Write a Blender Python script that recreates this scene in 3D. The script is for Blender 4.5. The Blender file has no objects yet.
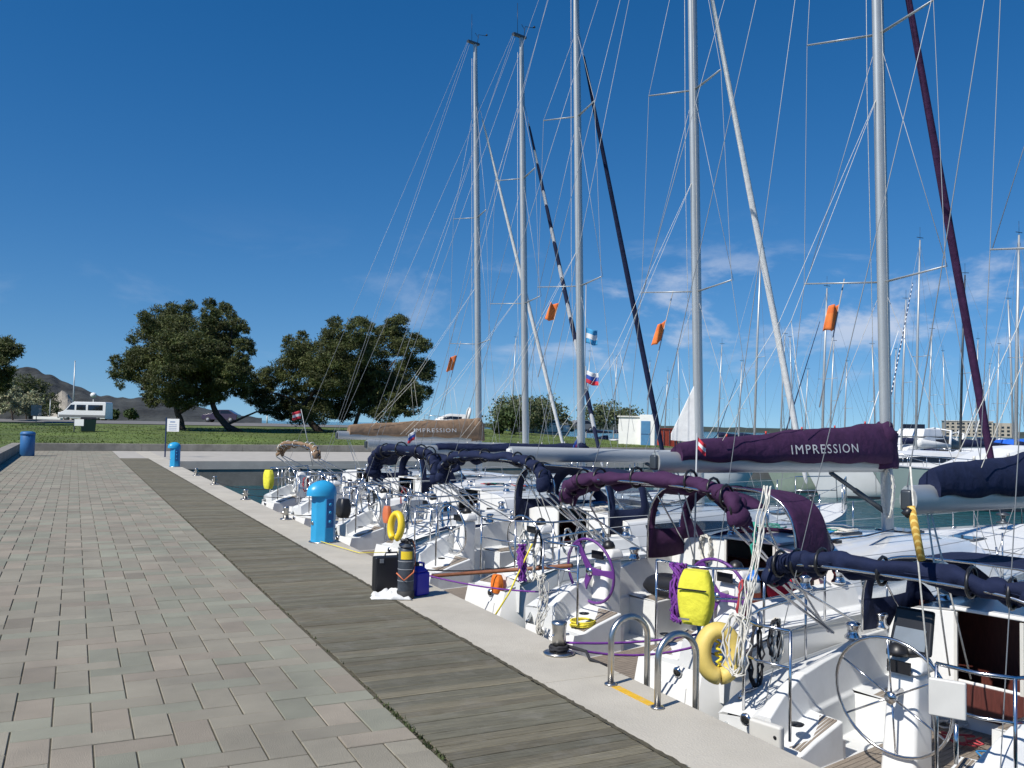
import bpy, math, random
import numpy as np
from mathutils import Vector, Matrix, noise
R = math.radians
PI = math.pi
random.seed(7)
rng = np.random.default_rng(11)
sc = bpy.context.scene
COL = sc.collection

# ------------------------------------------------------------------ camera
F, CH, PITCH, ROLL, TH = 890., 2.0, R(2.64), R(1.12), R(26.1)
sT, cT = math.sin(TH), math.cos(TH)
fw = Vector((sT * math.cos(PITCH), cT * math.cos(PITCH), math.sin(PITCH)))
rt = Vector((cT, -sT, 0))
up = rt.cross(fw)
cam = bpy.data.objects.new('camera', bpy.data.cameras.new('camera'))
COL.objects.link(cam)
r2 = rt * math.cos(ROLL) + up * math.sin(ROLL)
u2 = up * math.cos(ROLL) - rt * math.sin(ROLL)
# image turned slightly: the horizon falls to the right
m = Matrix((( r2.x, u2.x, -fw.x), (r2.y, u2.y, -fw.y), (r2.z, u2.z, -fw.z))).to_4x4()
m.translation = (0, 0, CH)
cam.matrix_world = m
cam.data.sensor_width = 36
cam.data.lens = F / 1024 * 36
cam.data.clip_start = .1
cam.data.clip_end = 20000
sc.camera = cam
def ray(px, py):
    dx, dy = px - 512, py - 384
    return fw + r2 * (dx / F) - u2 * (dy / F)
def onz(px, py, z=0.):
    r = ray(px, py); t = (z - CH) / r.z
    return Vector((r.x * t, r.y * t, z))
def atd(px, py, d):
    r = ray(px, py)
    return Vector((r.x * d, r.y * d, CH + r.z * d))

# ------------------------------------------------------------------ materials
def new_mat(name):
    m = bpy.data.materials.new(name); m.use_nodes = True
    nt = m.node_tree; b = nt.nodes['Principled BSDF']
    return m, nt, b
def mat(name, col, rough=.5, metal=0., var=.12, scale=3., bump=0., bscale=60., attr=False, spec=.5, stretch=(1, 1, 1), coat=0., dirt=0., dirtcol=(.2, .17, .12), bdist=.01):
    m, nt, b = new_mat(name); N = nt.nodes; Lk = nt.links
    tc = N.new('ShaderNodeTexCoord'); mp = N.new('ShaderNodeMapping'); mp.inputs['Scale'].default_value = stretch
    Lk.new(tc.outputs['Object'], mp.inputs['Vector'])
    nz = N.new('ShaderNodeTexNoise'); nz.inputs['Scale'].default_value = scale; nz.inputs['Detail'].default_value = 6; nz.inputs['Roughness'].default_value = .6
    Lk.new(mp.outputs['Vector'], nz.inputs['Vector'])
    mx = N.new('ShaderNodeMix'); mx.data_type = 'RGBA'
    lo = [max(0, c * (1 - var)) for c in col]; hi = [min(1, c * (1 + var)) for c in col]
    mx.inputs[6].default_value = (*lo, 1); mx.inputs[7].default_value = (*hi, 1)
    rmp = N.new('ShaderNodeMapRange'); rmp.inputs[1].default_value = .3; rmp.inputs[2].default_value = .7
    Lk.new(nz.outputs['Fac'], rmp.inputs[0]); Lk.new(rmp.outputs[0], mx.inputs[0])
    out = mx.outputs[2]
    if attr:
        at = N.new('ShaderNodeAttribute'); at.attribute_name = 'tint'
        mu = N.new('ShaderNodeMix'); mu.data_type = 'RGBA'; mu.blend_type = 'MULTIPLY'; mu.inputs[0].default_value = 1
        Lk.new(out, mu.inputs[6]); Lk.new(at.outputs['Color'], mu.inputs[7]); out = mu.outputs[2]
    if dirt:
        n2 = N.new('ShaderNodeTexNoise'); n2.inputs['Scale'].default_value = scale * .7; n2.inputs['Detail'].default_value = 9; n2.inputs['Roughness'].default_value = .7
        Lk.new(tc.outputs['Object'], n2.inputs['Vector'])
        r3 = N.new('ShaderNodeMapRange'); r3.inputs[1].default_value = .5; r3.inputs[2].default_value = .75; r3.inputs[4].default_value = dirt
        Lk.new(n2.outputs['Fac'], r3.inputs[0])
        md = N.new('ShaderNodeMix'); md.data_type = 'RGBA'; md.inputs[7].default_value = (*dirtcol, 1)
        Lk.new(r3.outputs[0], md.inputs[0]); Lk.new(out, md.inputs[6]); out = md.outputs[2]
    Lk.new(out, b.inputs['Base Color'])
    b.inputs['Roughness'].default_value = rough; b.inputs['Metallic'].default_value = metal
    b.inputs['Specular IOR Level'].default_value = spec
    if coat: b.inputs['Coat Weight'].default_value = coat; b.inputs['Coat Roughness'].default_value = .08
    if bump:
        nb = N.new('ShaderNodeTexNoise'); nb.inputs['Scale'].default_value = bscale; nb.inputs['Detail'].default_value = 5
        Lk.new(mp.outputs['Vector'], nb.inputs['Vector'])
        bp = N.new('ShaderNodeBump'); bp.inputs['Strength'].default_value = bump; bp.inputs['Distance'].default_value = bdist
        Lk.new(nb.outputs['Fac'], bp.inputs['Height']); Lk.new(bp.outputs['Normal'], b.inputs['Normal'])
    return m
M = {}
M['gel'] = mat('gelcoat_white', (.78, .78, .76), .22, var=.03, scale=1.2, coat=.3, dirt=.12, dirtcol=(.55, .52, .45))
M['deck'] = mat('deck_nonslip', (.70, .71, .70), .6, var=.05, scale=6, bump=.3, bscale=180, dirt=.12, dirtcol=(.5, .47, .4))
M['grey_gel'] = mat('gelcoat_grey', (.42, .44, .45), .3, var=.04)
M['navy_gel'] = mat('gelcoat_navy', (.02, .035, .09), .2, var=.05)
M['green_gel'] = mat('gelcoat_green', (.30, .36, .29), .4, var=.1)
M['blue_gel'] = mat('gelcoat_blue', (.06, .22, .42), .3, var=.05)
M['antifoul'] = mat('antifouling_dark', (.03, .035, .05), .7)
M['teak'] = mat('weathered_teak', (.24, .20, .16), .7, var=.25, scale=9, stretch=(1, 8, 1), bump=.4, bscale=30)
M['steel'] = mat('stainless_steel', (.62, .62, .63), .18, 1., var=.05)
M['steel2'] = mat('brushed_steel', (.5, .49, .47), .3, 1., var=.15, scale=12)
M['alu'] = mat('mast_aluminium', (.46, .48, .48), .42, .45, var=.06, scale=2)
M['alu_d'] = mat('dark_anodised_metal', (.10, .11, .12), .4, .7)
M['wire'] = mat('rigging_wire', (.36, .38, .40), .5, .2, var=.05)
M['wire_d'] = mat('rigging_wire_dark', (.10, .13, .17), .5, .2, var=.05)
M['rope_w'] = mat('rope_white', (.62, .60, .54), .85, var=.25, scale=40)
M['rope_y'] = mat('rope_yellow', (.75, .62, .05), .8, var=.2, scale=30)
M['rope_p'] = mat('rope_purple', (.16, .035, .26), .8, var=.3, scale=30)
M['rope_k'] = mat('rope_black', (.02, .02, .025), .8)
M['rope_g'] = mat('rope_green', (.02, .28, .2), .8, var=.3, scale=30)
M['rope_b'] = mat('rope_blue', (.03, .22, .5), .8, var=.3, scale=30)
M['rope_r'] = mat('rope_red', (.40, .05, .06), .8, var=.3, scale=30)
def cloth(name, col, var=.2, bump=.4):
    return mat(name, col, .85, var=var, scale=5, bump=bump, bscale=9, spec=.25, bdist=.05)
M['purple'] = cloth('acrylic_purple', (.050, .018, .058))
M['navy'] = cloth('acrylic_navy', (.010, .016, .048))
M['brown'] = cloth('acrylic_brown', (.25, .165, .105))
M['red'] = cloth('fabric_red', (.55, .02, .04))
M['grey_c'] = cloth('fabric_grey', (.28, .29, .31))
M['sail'] = cloth('sailcloth_white', (.70, .70, .68), .06, .2)
M['blue_c'] = cloth('tarpaulin_blue', (.02, .12, .55))
M['vinyl_p'] = cloth('fabric_violet', (.20, .06, .34), .12, .2)
M['yel'] = cloth('fabric_yellow', (.72, .68, .06), .1)
M['yel2'] = mat('plastic_yellow', (.80, .58, .03), .45, var=.08)
M['yelp'] = mat('faded_yellow_plastic', (.66, .50, .13), .55, var=.12, scale=5, dirt=.3)
M['orange'] = cloth('fabric_orange', (.80, .20, .03), .15)
M['redp'] = mat('plastic_red', (.60, .05, .03), .4)
M['orp'] = mat('plastic_orange', (.62, .17, .07), .5)
M['black'] = mat('black_plastic', (.015, .015, .017), .4)
M['rubber'] = mat('rubber', (.03, .03, .03), .7)
M['white'] = mat('white_plastic', (.75, .75, .73), .35, var=.03)
M['offw'] = mat('offwhite_plastic', (.6, .59, .55), .5, var=.08)
M['wheel_p'] = mat('purple_leather', (.13, .035, .22), .45)
M['mahog'] = mat('red_brown_wood', (.10, .028, .022), .45, var=.25, scale=8, stretch=(1, 6, 1))
M['plank'] = mat('brown_varnished_wood', (.22, .085, .04), .5, var=.25, scale=10)
M['glassd'] = mat('tinted_glass', (.012, .014, .018), .06, var=.0, spec=.7)
M['ped'] = mat('blue_glassfibre', (.03, .33, .60), .35, var=.08, scale=4, dirt=.1)
M['ped2'] = mat('blue_plastic_dull', (.03, .13, .32), .5, var=.1)
M['royal'] = mat('royal_blue_plastic', (.02, .02, .38), .35)
M['cyan'] = mat('blue_plastic', (.02, .16, .55), .4)
M['white_paint'] = mat('white_paint', (.78, .77, .73), .6, var=.06, scale=2, dirt=.15, dirtcol=(.45, .42, .36))
M['door_b'] = mat('blue_door_paint', (.07, .20, .36), .5)
M['red_paint'] = mat('red_container_paint', (.48, .07, .03), .5)
M['van'] = mat('van_white_paint', (.70, .71, .72), .25, var=.02, coat=.4)
M['grey_p'] = mat('grey_plastic', (.16, .17, .18), .55)
M['carp'] = mat('car_dark_paint', (.05, .03, .05), .25, coat=.5)
M['sandw'] = mat('sandstone_wall', (.42, .37, .29), .8, var=.1)
M['bark'] = mat('pine_bark', (.055, .040, .032), .9, var=.4, scale=6, bump=1., bscale=20, bdist=.05)
M['yellowpaint'] = mat('yellow_floor_paint', (.72, .42, .02), .6, var=.12, scale=20, dirt=.5, dirtcol=(.45, .42, .36))
M['conc'] = mat('concrete', (.41, .385, .34), .85, var=.10, scale=1.6, bump=.5, bscale=60, dirt=.28, dirtcol=(.27, .24, .20))
M['conc_rim'] = mat('concrete_rim', (.47, .435, .365), .85, var=.12, scale=1.0, bump=.5, bscale=70, dirt=.5, dirtcol=(.30, .27, .215))
M['conc_d'] = mat('concrete_wet', (.20, .19, .165), .8, var=.25, scale=1.2, bump=.8, bscale=20, dirt=.6, dirtcol=(.05, .055, .045))
M['wall'] = mat('old_concrete_wall', (.24, .225, .195), .9, var=.25, scale=1.5, bump=.8, bscale=30, dirt=.6, dirtcol=(.11, .10, .085))
M['paver'] = mat('paving_slab', (.268, .248, .198), .85, var=.16, scale=1.1, bump=.6, bscale=120, attr=True, dirt=.5, dirtcol=(.16, .148, .122))
M['sand'] = mat('joint_sand', (.075, .066, .042), .95, var=.4, scale=20)
M['plankg'] = mat('weathered_deck_plank', (.150, .137, .101), .85, var=.35, scale=5, stretch=(.5, 12, 1), bump=.9, bscale=18, attr=True, dirt=.4, dirtcol=(.27, .255, .225), bdist=.006)
_nt = M['plankg'].node_tree; _b = _nt.nodes['Principled BSDF']; _bp = [n for n in _nt.nodes if n.type == 'BUMP'][0]
_tc = _nt.nodes.new('ShaderNodeTexCoord'); _wv = _nt.nodes.new('ShaderNodeTexWave'); _wv.bands_direction = 'Y'; _wv.inputs['Scale'].default_value = 16.; _wv.inputs['Distortion'].default_value = 1.2; _wv.inputs['Detail Scale'].default_value = .6
_b2 = _nt.nodes.new('ShaderNodeBump'); _b2.inputs['Strength'].default_value = .7; _b2.inputs['Distance'].default_value = .006
_nt.links.new(_tc.outputs['Object'], _wv.inputs['Vector']); _nt.links.new(_wv.outputs['Fac'], _b2.inputs['Height']); _nt.links.new(_bp.outputs['Normal'], _b2.inputs['Normal']); _nt.links.new(_b2.outputs['Normal'], _b.inputs['Normal'])
M['asphalt'] = mat('asphalt_road', (.16, .155, .15), .9, var=.1, scale=.5)
M['grass'] = mat('lawn_grass', (.088, .128, .024), .95, var=.5, scale=.22, bump=1., bscale=9, dirt=.7, dirtcol=(.12, .115, .045), bdist=.05)
M['forest'] = mat('far_forest', (.033, .036, .034), .95, var=.75, scale=.03, bump=1, bscale=.1, bdist=4.)
M['cliff'] = mat('pale_cliff', (.30, .27, .22), .9, var=.4, scale=.05, bump=1, bscale=.08, bdist=4.)
M['treeline'] = mat('far_treeline', (.035, .045, .03), .95, var=.4, scale=.05)
M['hedge'] = mat('dark_leaves', (.030, .050, .016), .9, attr=True)
def leafmat(name, col, trans=.25):
    m, nt, b = new_mat(name); N = nt.nodes; Lk = nt.links
    at = N.new('ShaderNodeAttribute'); at.attribute_name = 'tint'
    mu = N.new('ShaderNodeMix'); mu.data_type = 'RGBA'; mu.blend_type = 'MULTIPLY'; mu.inputs[0].default_value = 1
    mu.inputs[6].default_value = (*col, 1); Lk.new(at.outputs['Color'], mu.inputs[7])
    Lk.new(mu.outputs[2], b.inputs['Base Color']); b.inputs['Roughness'].default_value = .7
    tr = N.new('ShaderNodeBsdfTranslucent'); Lk.new(mu.outputs[2], tr.inputs['Color'])
    ms = N.new('ShaderNodeMixShader'); ms.inputs[0].default_value = trans
    Lk.new(b.outputs[0], ms.inputs[1]); Lk.new(tr.outputs[0], ms.inputs[2]); Lk.new(ms.outputs[0], N['Material Output'].inputs[0])
    return m
M['pine'] = leafmat('pine_needles', (.072, .088, .028))
M['olive'] = leafmat('grey_green_leaves', (.13, .16, .085))
M['blossom'] = leafmat('blossom_leaves', (.30, .32, .22))
M['bush'] = leafmat('bush_leaves', (.045, .075, .02))
def vinyl():
    m, nt, b = new_mat('clear_vinyl'); N = nt.nodes; Lk = nt.links
    b.inputs['Base Color'].default_value = (.55, .58, .6, 1); b.inputs['Roughness'].default_value = .12
    nz = N.new('ShaderNodeTexNoise'); nz.inputs['Scale'].default_value = 6; bp = N.new('ShaderNodeBump'); bp.inputs['Distance'].default_value = .03; bp.inputs['Strength'].default_value = .5
    Lk.new(nz.outputs['Fac'], bp.inputs['Height']); Lk.new(bp.outputs['Normal'], b.inputs['Normal'])
    tr = N.new('ShaderNodeBsdfTransparent'); tr.inputs[0].default_value = (.86, .9, .92, 1)
    ms = N.new('ShaderNodeMixShader'); ms.inputs[0].default_value = .22
    Lk.new(tr.outputs[0], ms.inputs[1]); Lk.new(b.outputs[0], ms.inputs[2]); Lk.new(ms.outputs[0], N['Material Output'].inputs[0])
    return m
M['vinyl'] = vinyl()
def stripes(name, c1, c2, sc_=2.2):
    m, nt, b = new_mat(name); N = nt.nodes; Lk = nt.links
    tc = N.new('ShaderNodeTexCoord'); w = N.new('ShaderNodeTexWave'); w.wave_type = 'BANDS'; w.bands_direction = 'DIAGONAL'; w.inputs['Scale'].default_value = sc_; w.inputs['Distortion'].default_value = 1.
    Lk.new(tc.outputs['Object'], w.inputs['Vector'])
    cr = N.new('ShaderNodeValToRGB'); cr.color_ramp.interpolation = 'CONSTANT'; cr.color_ramp.elements[0].color = (*c1, 1); cr.color_ramp.elements[1].color = (*c2, 1); cr.color_ramp.elements[1].position = .72
    Lk.new(w.outputs['Fac'], cr.inputs[0]); Lk.new(cr.outputs[0], b.inputs['Base Color']); b.inputs['Roughness'].default_value = .8
    return m
M['navy_white'] = stripes('furled_navy_and_white', (.012, .02, .06), (.6, .6, .6), .9)
M['candy'] = stripes('rope_dark_and_white', (.02, .02, .05), (.7, .7, .7), 3.)
M['amber'] = stripes('spotted_yellow', (.52, .30, .05), (.75, .55, .16), 14.)
def flagmat(name, cols, axis=2):
    m, nt, b = new_mat(name); N = nt.nodes; Lk = nt.links
    tc = N.new('ShaderNodeUVMap'); tc.uv_map = 'uv'
    sp = N.new('ShaderNodeSeparateXYZ'); Lk.new(tc.outputs['UV'], sp.inputs[0])
    cr = N.new('ShaderNodeValToRGB'); cr.color_ramp.interpolation = 'CONSTANT'
    el = cr.color_ramp.elements
    for i, c_ in enumerate(cols):
        e = el[i] if i < 2 else el.new(i / len(cols))
        e.position = i / len(cols); e.color = (*c_, 1)
    Lk.new(sp.outputs[1], cr.inputs[0]); Lk.new(cr.outputs[0], b.inputs['Base Color']); b.inputs['Roughness'].default_value = .8
    return m
W3, R3, B3 = (.7, .7, .7), (.55, .03, .05), (.03, .08, .35)
M['flag_aut'] = flagmat('flag_red_white_red', [R3, W3, R3])
M['flag_slo'] = flagmat('flag_white_blue_red', [R3, B3, W3])
M['flag_rb'] = flagmat('flag_red_blue', [R3, (.5, .08, .2), B3])
M['flag_or'] = flagmat('flag_orange', [(.80, .20, .04), (.80, .22, .045), (.76, .17, .035)])
M['flag_lb'] = flagmat('flag_light_blue_white', [(.05, .3, .55), W3, (.05, .3, .55)])
def water():
    m, nt, b = new_mat('sea_water'); N = nt.nodes; Lk = nt.links
    b.inputs['Base Color'].default_value = (.008, .075, .095, 1); b.inputs['Roughness'].default_value = .07; b.inputs['IOR'].default_value = 1.33
    tc = N.new('ShaderNodeTexCoord')
    def nz(s, d, st):
        mp = N.new('ShaderNodeMapping'); mp.inputs['Scale'].default_value = st; mp.inputs['Rotation'].default_value = (0, 0, .5)
        Lk.new(tc.outputs['Object'], mp.inputs[0])
        n = N.new('ShaderNodeTexNoise'); n.inputs['Scale'].default_value = s; n.inputs['Detail'].default_value = d; n.inputs['Distortion'].default_value = .4
        Lk.new(mp.outputs[0], n.inputs['Vector']); return n
    a = nz(1.1, 3, (1, 2.2, 1)); c = nz(4.5, 3, (1, 1.6, 1))
    ad = N.new('ShaderNodeMath'); ad.operation = 'MULTIPLY_ADD'; ad.inputs[1].default_value = .3
    Lk.new(c.outputs['Fac'], ad.inputs[0]); Lk.new(a.outputs['Fac'], ad.inputs[2])
    bp = N.new('ShaderNodeBump'); bp.inputs['Strength'].default_value = 1; bp.inputs['Distance'].default_value = .30
    Lk.new(ad.outputs[0], bp.inputs['Height']); Lk.new(bp.outputs['Normal'], b.inputs['Normal'])
    return m
M['water'] = water()

# ------------------------------------------------------------------ mesh helpers
def tag(o, label=None, cat=None, group=None, kind=None):
    if label: o['label'] = label
    if cat: o['category'] = cat
    if group: o['group'] = group
    if kind: o['kind'] = kind
    return o
def empty(name, loc=(0, 0, 0), rz=0., rot=None):
    o = bpy.data.objects.new(name, None); o.location = loc
    o.rotation_euler = rot if rot else (0, 0, rz); o.empty_display_size = .2
    COL.objects.link(o); return o
def frame(d):
    d = Vector(d).normalized(); a = Vector((0, 0, 1)) if abs(d.z) < .95 else Vector((1, 0, 0))
    x = d.cross(a).normalized(); return x, x.cross(d).normalized()
class MB:
    def __init__(s): s.v = []; s.f = []; s.sm = []; s.cf = []
    def add(s, vs, fs, smooth=False, tint=None):
        b = len(s.v); s.v += [tuple(q) for q in vs]
        for f in fs: s.f.append(tuple(b + i for i in f)); s.sm.append(smooth); s.cf.append(tint or (1, 1, 1))
        return s
    def box(s, x0, x1, y0, y1, z0, z1, T=None, tint=None):
        vs = [Vector((x, y, z)) for z in (z0, z1) for y in (y0, y1) for x in (x0, x1)]
        if T: vs = [T @ q for q in vs]
        return s.add(vs, [(0, 2, 3, 1), (4, 5, 7, 6), (0, 1, 5, 4), (2, 6, 7, 3), (0, 4, 6, 2), (1, 3, 7, 5)], tint=tint)
    def frus(s, cx, cy, z0, z1, a0, b0, a1, b1, ox=0, oy=0, T=None):   # tapered box
        vs = [Vector((cx + sx * a0, cy + sy * b0, z0)) for sx, sy in ((-1, -1), (1, -1), (1, 1), (-1, 1))] + [Vector((cx + ox + sx * a1, cy + oy + sy * b1, z1)) for sx, sy in ((-1, -1), (1, -1), (1, 1), (-1, 1))]
        if T: vs = [T @ q for q in vs]
        return s.add(vs, [(3, 2, 1, 0), (4, 5, 6, 7), (0, 1, 5, 4), (1, 2, 6, 5), (2, 3, 7, 6), (3, 0, 4, 7)])
    def tube(s, pts, r, n=7, closed=False, cap=True, ry=None):
        pts = [Vector(p) for p in pts]; k = len(pts); rs = r if hasattr(r, '__len__') else [r] * k
        vs = []; px = None
        for i, p in enumerate(pts):
            if closed: d = pts[(i + 1) % k] - pts[i - 1]
            else: d = pts[min(i + 1, k - 1)] - pts[max(i - 1, 0)]
            if d.length < 1e-9: d = Vector((0, 0, 1))
            d.normalize()
            if px is None: x, y = frame(d)
            else:
                x = px - d * px.dot(d)
                x = x.normalized() if x.length > 1e-6 else frame(d)[0]
                y = x.cross(d).normalized()
            px = x
            for j in range(n):
                a = 2 * PI * j / n
                vs.append(p + x * (rs[i] * math.cos(a)) + y * ((ry or rs)[i] * math.sin(a)))
        fs = []
        for i in range(k if closed else k - 1):
            a, b = i * n, ((i + 1) % k) * n
            for j in range(n): fs.append((a + j, a + (j + 1) % n, b + (j + 1) % n, b + j))
        if cap and not closed: fs.append(tuple(range(n - 1, -1, -1))); fs.append(tuple((k - 1) * n + j for j in range(n)))
        return s.add(vs, fs, True)
    def lathe(s, prof, n=14, T=None):   # prof (r,z)
        vs = [Vector((r * math.cos(2 * PI * j / n), r * math.sin(2 * PI * j / n), z)) for r, z in prof for j in range(n)]
        if T: vs = [T @ q for q in vs]
        fs = [(i * n + j, i * n + (j + 1) % n, (i + 1) * n + (j + 1) % n, (i + 1) * n + j) for i in range(len(prof) - 1) for j in range(n)]
        fs.append(tuple(range(n - 1, -1, -1))); fs.append(tuple((len(prof) - 1) * n + j for j in range(n)))
        return s.add(vs, fs, True)
    def loft(s, rows, closed=False, smooth=True, flip=False):
        n = len(rows[0]); fs = []
        for i in range(len(rows) - 1):
            for j in range(n if closed else n - 1):
                q = (i * n + j, i * n + (j + 1) % n, (i + 1) * n + (j + 1) % n, (i + 1) * n + j)
                fs.append(q[::-1] if flip else q)
        return s.add([p for r_ in rows for p in r_], fs, smooth)
    def prism(s, poly, a, b):    # poly list of Vector-producing fn a/b offset vectors
        n = len(poly); vs = [Vector(p) + Vector(a) for p in poly] + [Vector(p) + Vector(b) for p in poly]
        return s.add(vs, [tuple(range(n - 1, -1, -1)), tuple(range(n, 2 * n))] + [(i, (i + 1) % n, n + (i + 1) % n, n + i) for i in range(n)])
    def build(s, name, m, parent=None, bev=0., tint=False, solid=0., label=None, sub=0, seg=2):
        used = sorted({i for f in s.f for i in f})
        if len(used) < len(s.v):
            mp_ = {a: i for i, a in enumerate(used)}; s.v = [s.v[a] for a in used]; s.f = [tuple(mp_[i] for i in f) for f in s.f]
        me = bpy.data.meshes.new(name); me.from_pydata(s.v, [], s.f); me.validate(clean_customdata=False)
        if len(me.polygons) == len(s.sm): me.polygons.foreach_set('use_smooth', s.sm)
        if tint:
            ca = me.color_attributes.new('tint', 'FLOAT_COLOR', 'CORNER')
            arr = np.ones((len(me.loops), 4), 'f'); k = 0
            for p, c in zip(me.polygons, s.cf): arr[p.loop_start:p.loop_start + p.loop_total, :3] = c
            ca.data.foreach_set('color', arr.ravel())
        mm = m if isinstance(m, bpy.types.Material) else M[m]
        me.materials.append(mm)
        o = bpy.data.objects.new(name, me); COL.objects.link(o)
        if parent: o.parent = parent
        if bev:
            b = o.modifiers.new('bevel', 'BEVEL'); b.width = bev; b.segments = seg; b.limit_method = 'ANGLE'; b.angle_limit = R(35)
            b.harden_normals = False
            for p in me.polygons: p.use_smooth = True
            me.update()
            w = o.modifiers.new('wn', 'WEIGHTED_NORMAL'); w.keep_sharp = False
        if solid:
            b = o.modifiers.new('solid', 'SOLIDIFY'); b.thickness = solid; b.offset = 0
        if sub:
            b = o.modifiers.new('sub', 'SUBSURF'); b.levels = sub; b.render_levels = sub
        if label: o['label'] = label
        return o
def struct(o): o['kind'] = 'structure'; return o
def lerp(a, b, t): return a + (b - a) * t
def V(*a): return Vector(a)
def arc(c, r, a0, a1, n, ax, ay):
    return [Vector(c) + Vector(ax) * (r * math.cos(lerp(a0, a1, i / n))) + Vector(ay) * (r * math.sin(lerp(a0, a1, i / n))) for i in range(n + 1)]
def sag(a, b, d, n=10):
    a, b = Vector(a), Vector(b)
    return [a.lerp(b, i / n) - Vector((0, 0, d * 4 * (i / n) * (1 - i / n))) for i in range(n + 1)]
def text_mesh(txt, size, spacing=1.0):
    cu = bpy.data.curves.new('t', 'FONT'); cu.body = txt; cu.size = size; cu.space_character = spacing; cu.align_x = 'CENTER'; cu.align_y = 'CENTER'; cu.resolution_u = 3
    o = bpy.data.objects.new('t', cu); COL.objects.link(o)
    dg = bpy.context.evaluated_depsgraph_get(); me = bpy.data.meshes.new_from_object(o.evaluated_get(dg))
    vs = [tuple(v.co) for v in me.vertices]; fs = [tuple(p.vertices) for p in me.polygons]
    bpy.data.objects.remove(o); bpy.data.meshes.remove(me); return vs, fs

# ------------------------------------------------------------------ ground, quay, water
EX = 4.08           # quay edge
FY = 44.6           # far quay edge
WZ = -1.2
def slab_paving():
    mb = MB(); U = .222; X0, X1, Y0, Y1 = -2.62, 2.04, 3.2, 57.9
    g = .0045; nx = int((X1 - X0) / U); ny = int((Y1 - Y0) / U); U2 = (X1 - X0) / nx
    done = set()
    def put(i, j, w, h):
        i1, j1 = min(i + w, nx), min(j + h, ny); i, j = max(i, 0), max(j, 0)
        if i1 <= i or j1 <= j: return
        x0, x1, y0, y1 = X0 + i * U2 + g, X0 + i1 * U2 - g, Y0 + j * U + g, Y0 + j1 * U - g
        z = random.uniform(-.0025, .0025); b = .004; tl = [random.uniform(-.0015, .0015) for _ in range(4)]
        k = random.random(); br = random.uniform(.86, 1.09)
        if k < .28: t = (br * .92, br * .985, br * .95)
        elif k < .5: t = (br * 1.045, br * .98, br * .96)
        else: t = (br, br * .985, br * .96)
        if random.random() < .02: t = (.75, .72, .7)
        vs = [(x0, y0, -.02), (x1, y0, -.02), (x1, y1, -.02), (x0, y1, -.02), (x0, y0, z - b), (x1, y0, z - b), (x1, y1, z - b), (x0, y1, z - b),
              (x0 + b, y0 + b, z + tl[0]), (x1 - b, y0 + b, z + tl[1]), (x1 - b, y1 - b, z + tl[2]), (x0 + b, y1 - b, z + tl[3])]
        fs = [(8, 9, 10, 11)] + [(a, (a + 1) % 4, 4 + (a + 1) % 4, 4 + a) for a in range(4)] + [(4 + a, 4 + (a + 1) % 4, 8 + (a + 1) % 4, 8 + a) for a in range(4)]
        mb.add(vs, fs, False, t)
    # herringbone of two by one slabs: period four
    for j in range(-4, ny + 4):
        for i in range(-4, nx + 4):
            k = (i + j) % 4
            if k == 0: put(i, j, 2, 1)
            elif k == 2: put(i, j, 1, 2)
    return mb
struct(slab_paving().build('promenade_paving', 'paver', tint=True))
struct(MB().box(-2.64, 2.06, 2, 58, -.5, -.0075).build('paving_bed', 'sand'))
mb = MB()                       # boardwalk planks across the strip
y = 3.
while y < 47.6:
    w = .117; t = random.uniform(.80, 1.14) * (random.random() < .06 and 1.25 or 1); k = random.random()
    tint = (t * 1.03, t, t * .92) if k < .5 else (t * .98, t, t * .95)
    dz = random.uniform(-.003, .003)
    mb.box(2.068 + random.uniform(-.008, .012), 3.300 + random.uniform(-.006, .006), y + .004, y + w - .005, -.011, dz, tint=tint)
    y += w
struct(mb.build('boardwalk', 'plankg', tint=True, bev=.004, seg=1))
struct(MB().box(2.045, 3.35, 2, 47.7, -.6, -.012).build('boardwalk_bed', 'sand'))
mb = MB(); y = -6.
while y < 57.9:                 # concrete rim slabs with joints
    y1 = min(y + 3.05, 57.95); n = 12
    x0 = 3.315
    # slightly ragged inner edge
    pts_in = [(x0 + random.uniform(-.008, .012), lerp(y + .006, y1 - .006, i / 24)) for i in range(25)]
    top = [(a, b, -.003) for a, b in pts_in] + [(EX, y1 - .006, -.003), (EX, y + .006, -.003)]
    mb.prism(top, (0, 0, -.16), (0, 0, 0)); y = y1
rim = struct(mb.build('quay_rim', 'conc_rim', bev=.012))
struct(MB().box(3.31, EX - .04, -30, 57.9, -3.5, -.157).build('quay_wall', 'conc_d'))
struct(MB().box(2.065, 3.29, 47.72, 57.95, -.5, 0.0).build('apron_corner', 'conc'))
mb = MB()
mb.box(EX + .005, 46, FY, 57.95, -.4, .002)
struct(mb.build('far_apron', 'conc', bev=.01))
mb = MB(); mb.box(EX + .01, 45.96, FY + .04, 58, -3.5, -.402); x = 7.
struct(mb.build('far_quay_wall', 'conc_d'))
struct(MB().box(46.0, 46.6, FY, 131, -3.5, .35).build('basin_side_wall', 'conc_d'))
mb = MB(); rj = random.Random(9); y = 3.
while y < 47.5:
    n = 10; L_ = [(3.296 + rj.uniform(-.010, .003), y + k * .05) for k in range(n)]; R_ = [(3.326 + rj.uniform(-.004, .016), y + k * .05) for k in range(n)]
    for k in range(n - 1): mb.add([(*L_[k], .005), (*R_[k], .005), (*R_[k + 1], .005), (*L_[k + 1], .005)], [(0, 1, 2, 3)])
    y += .45
struct(mb.build('joint_dirt', 'sand'))
mb = MB()
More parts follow.
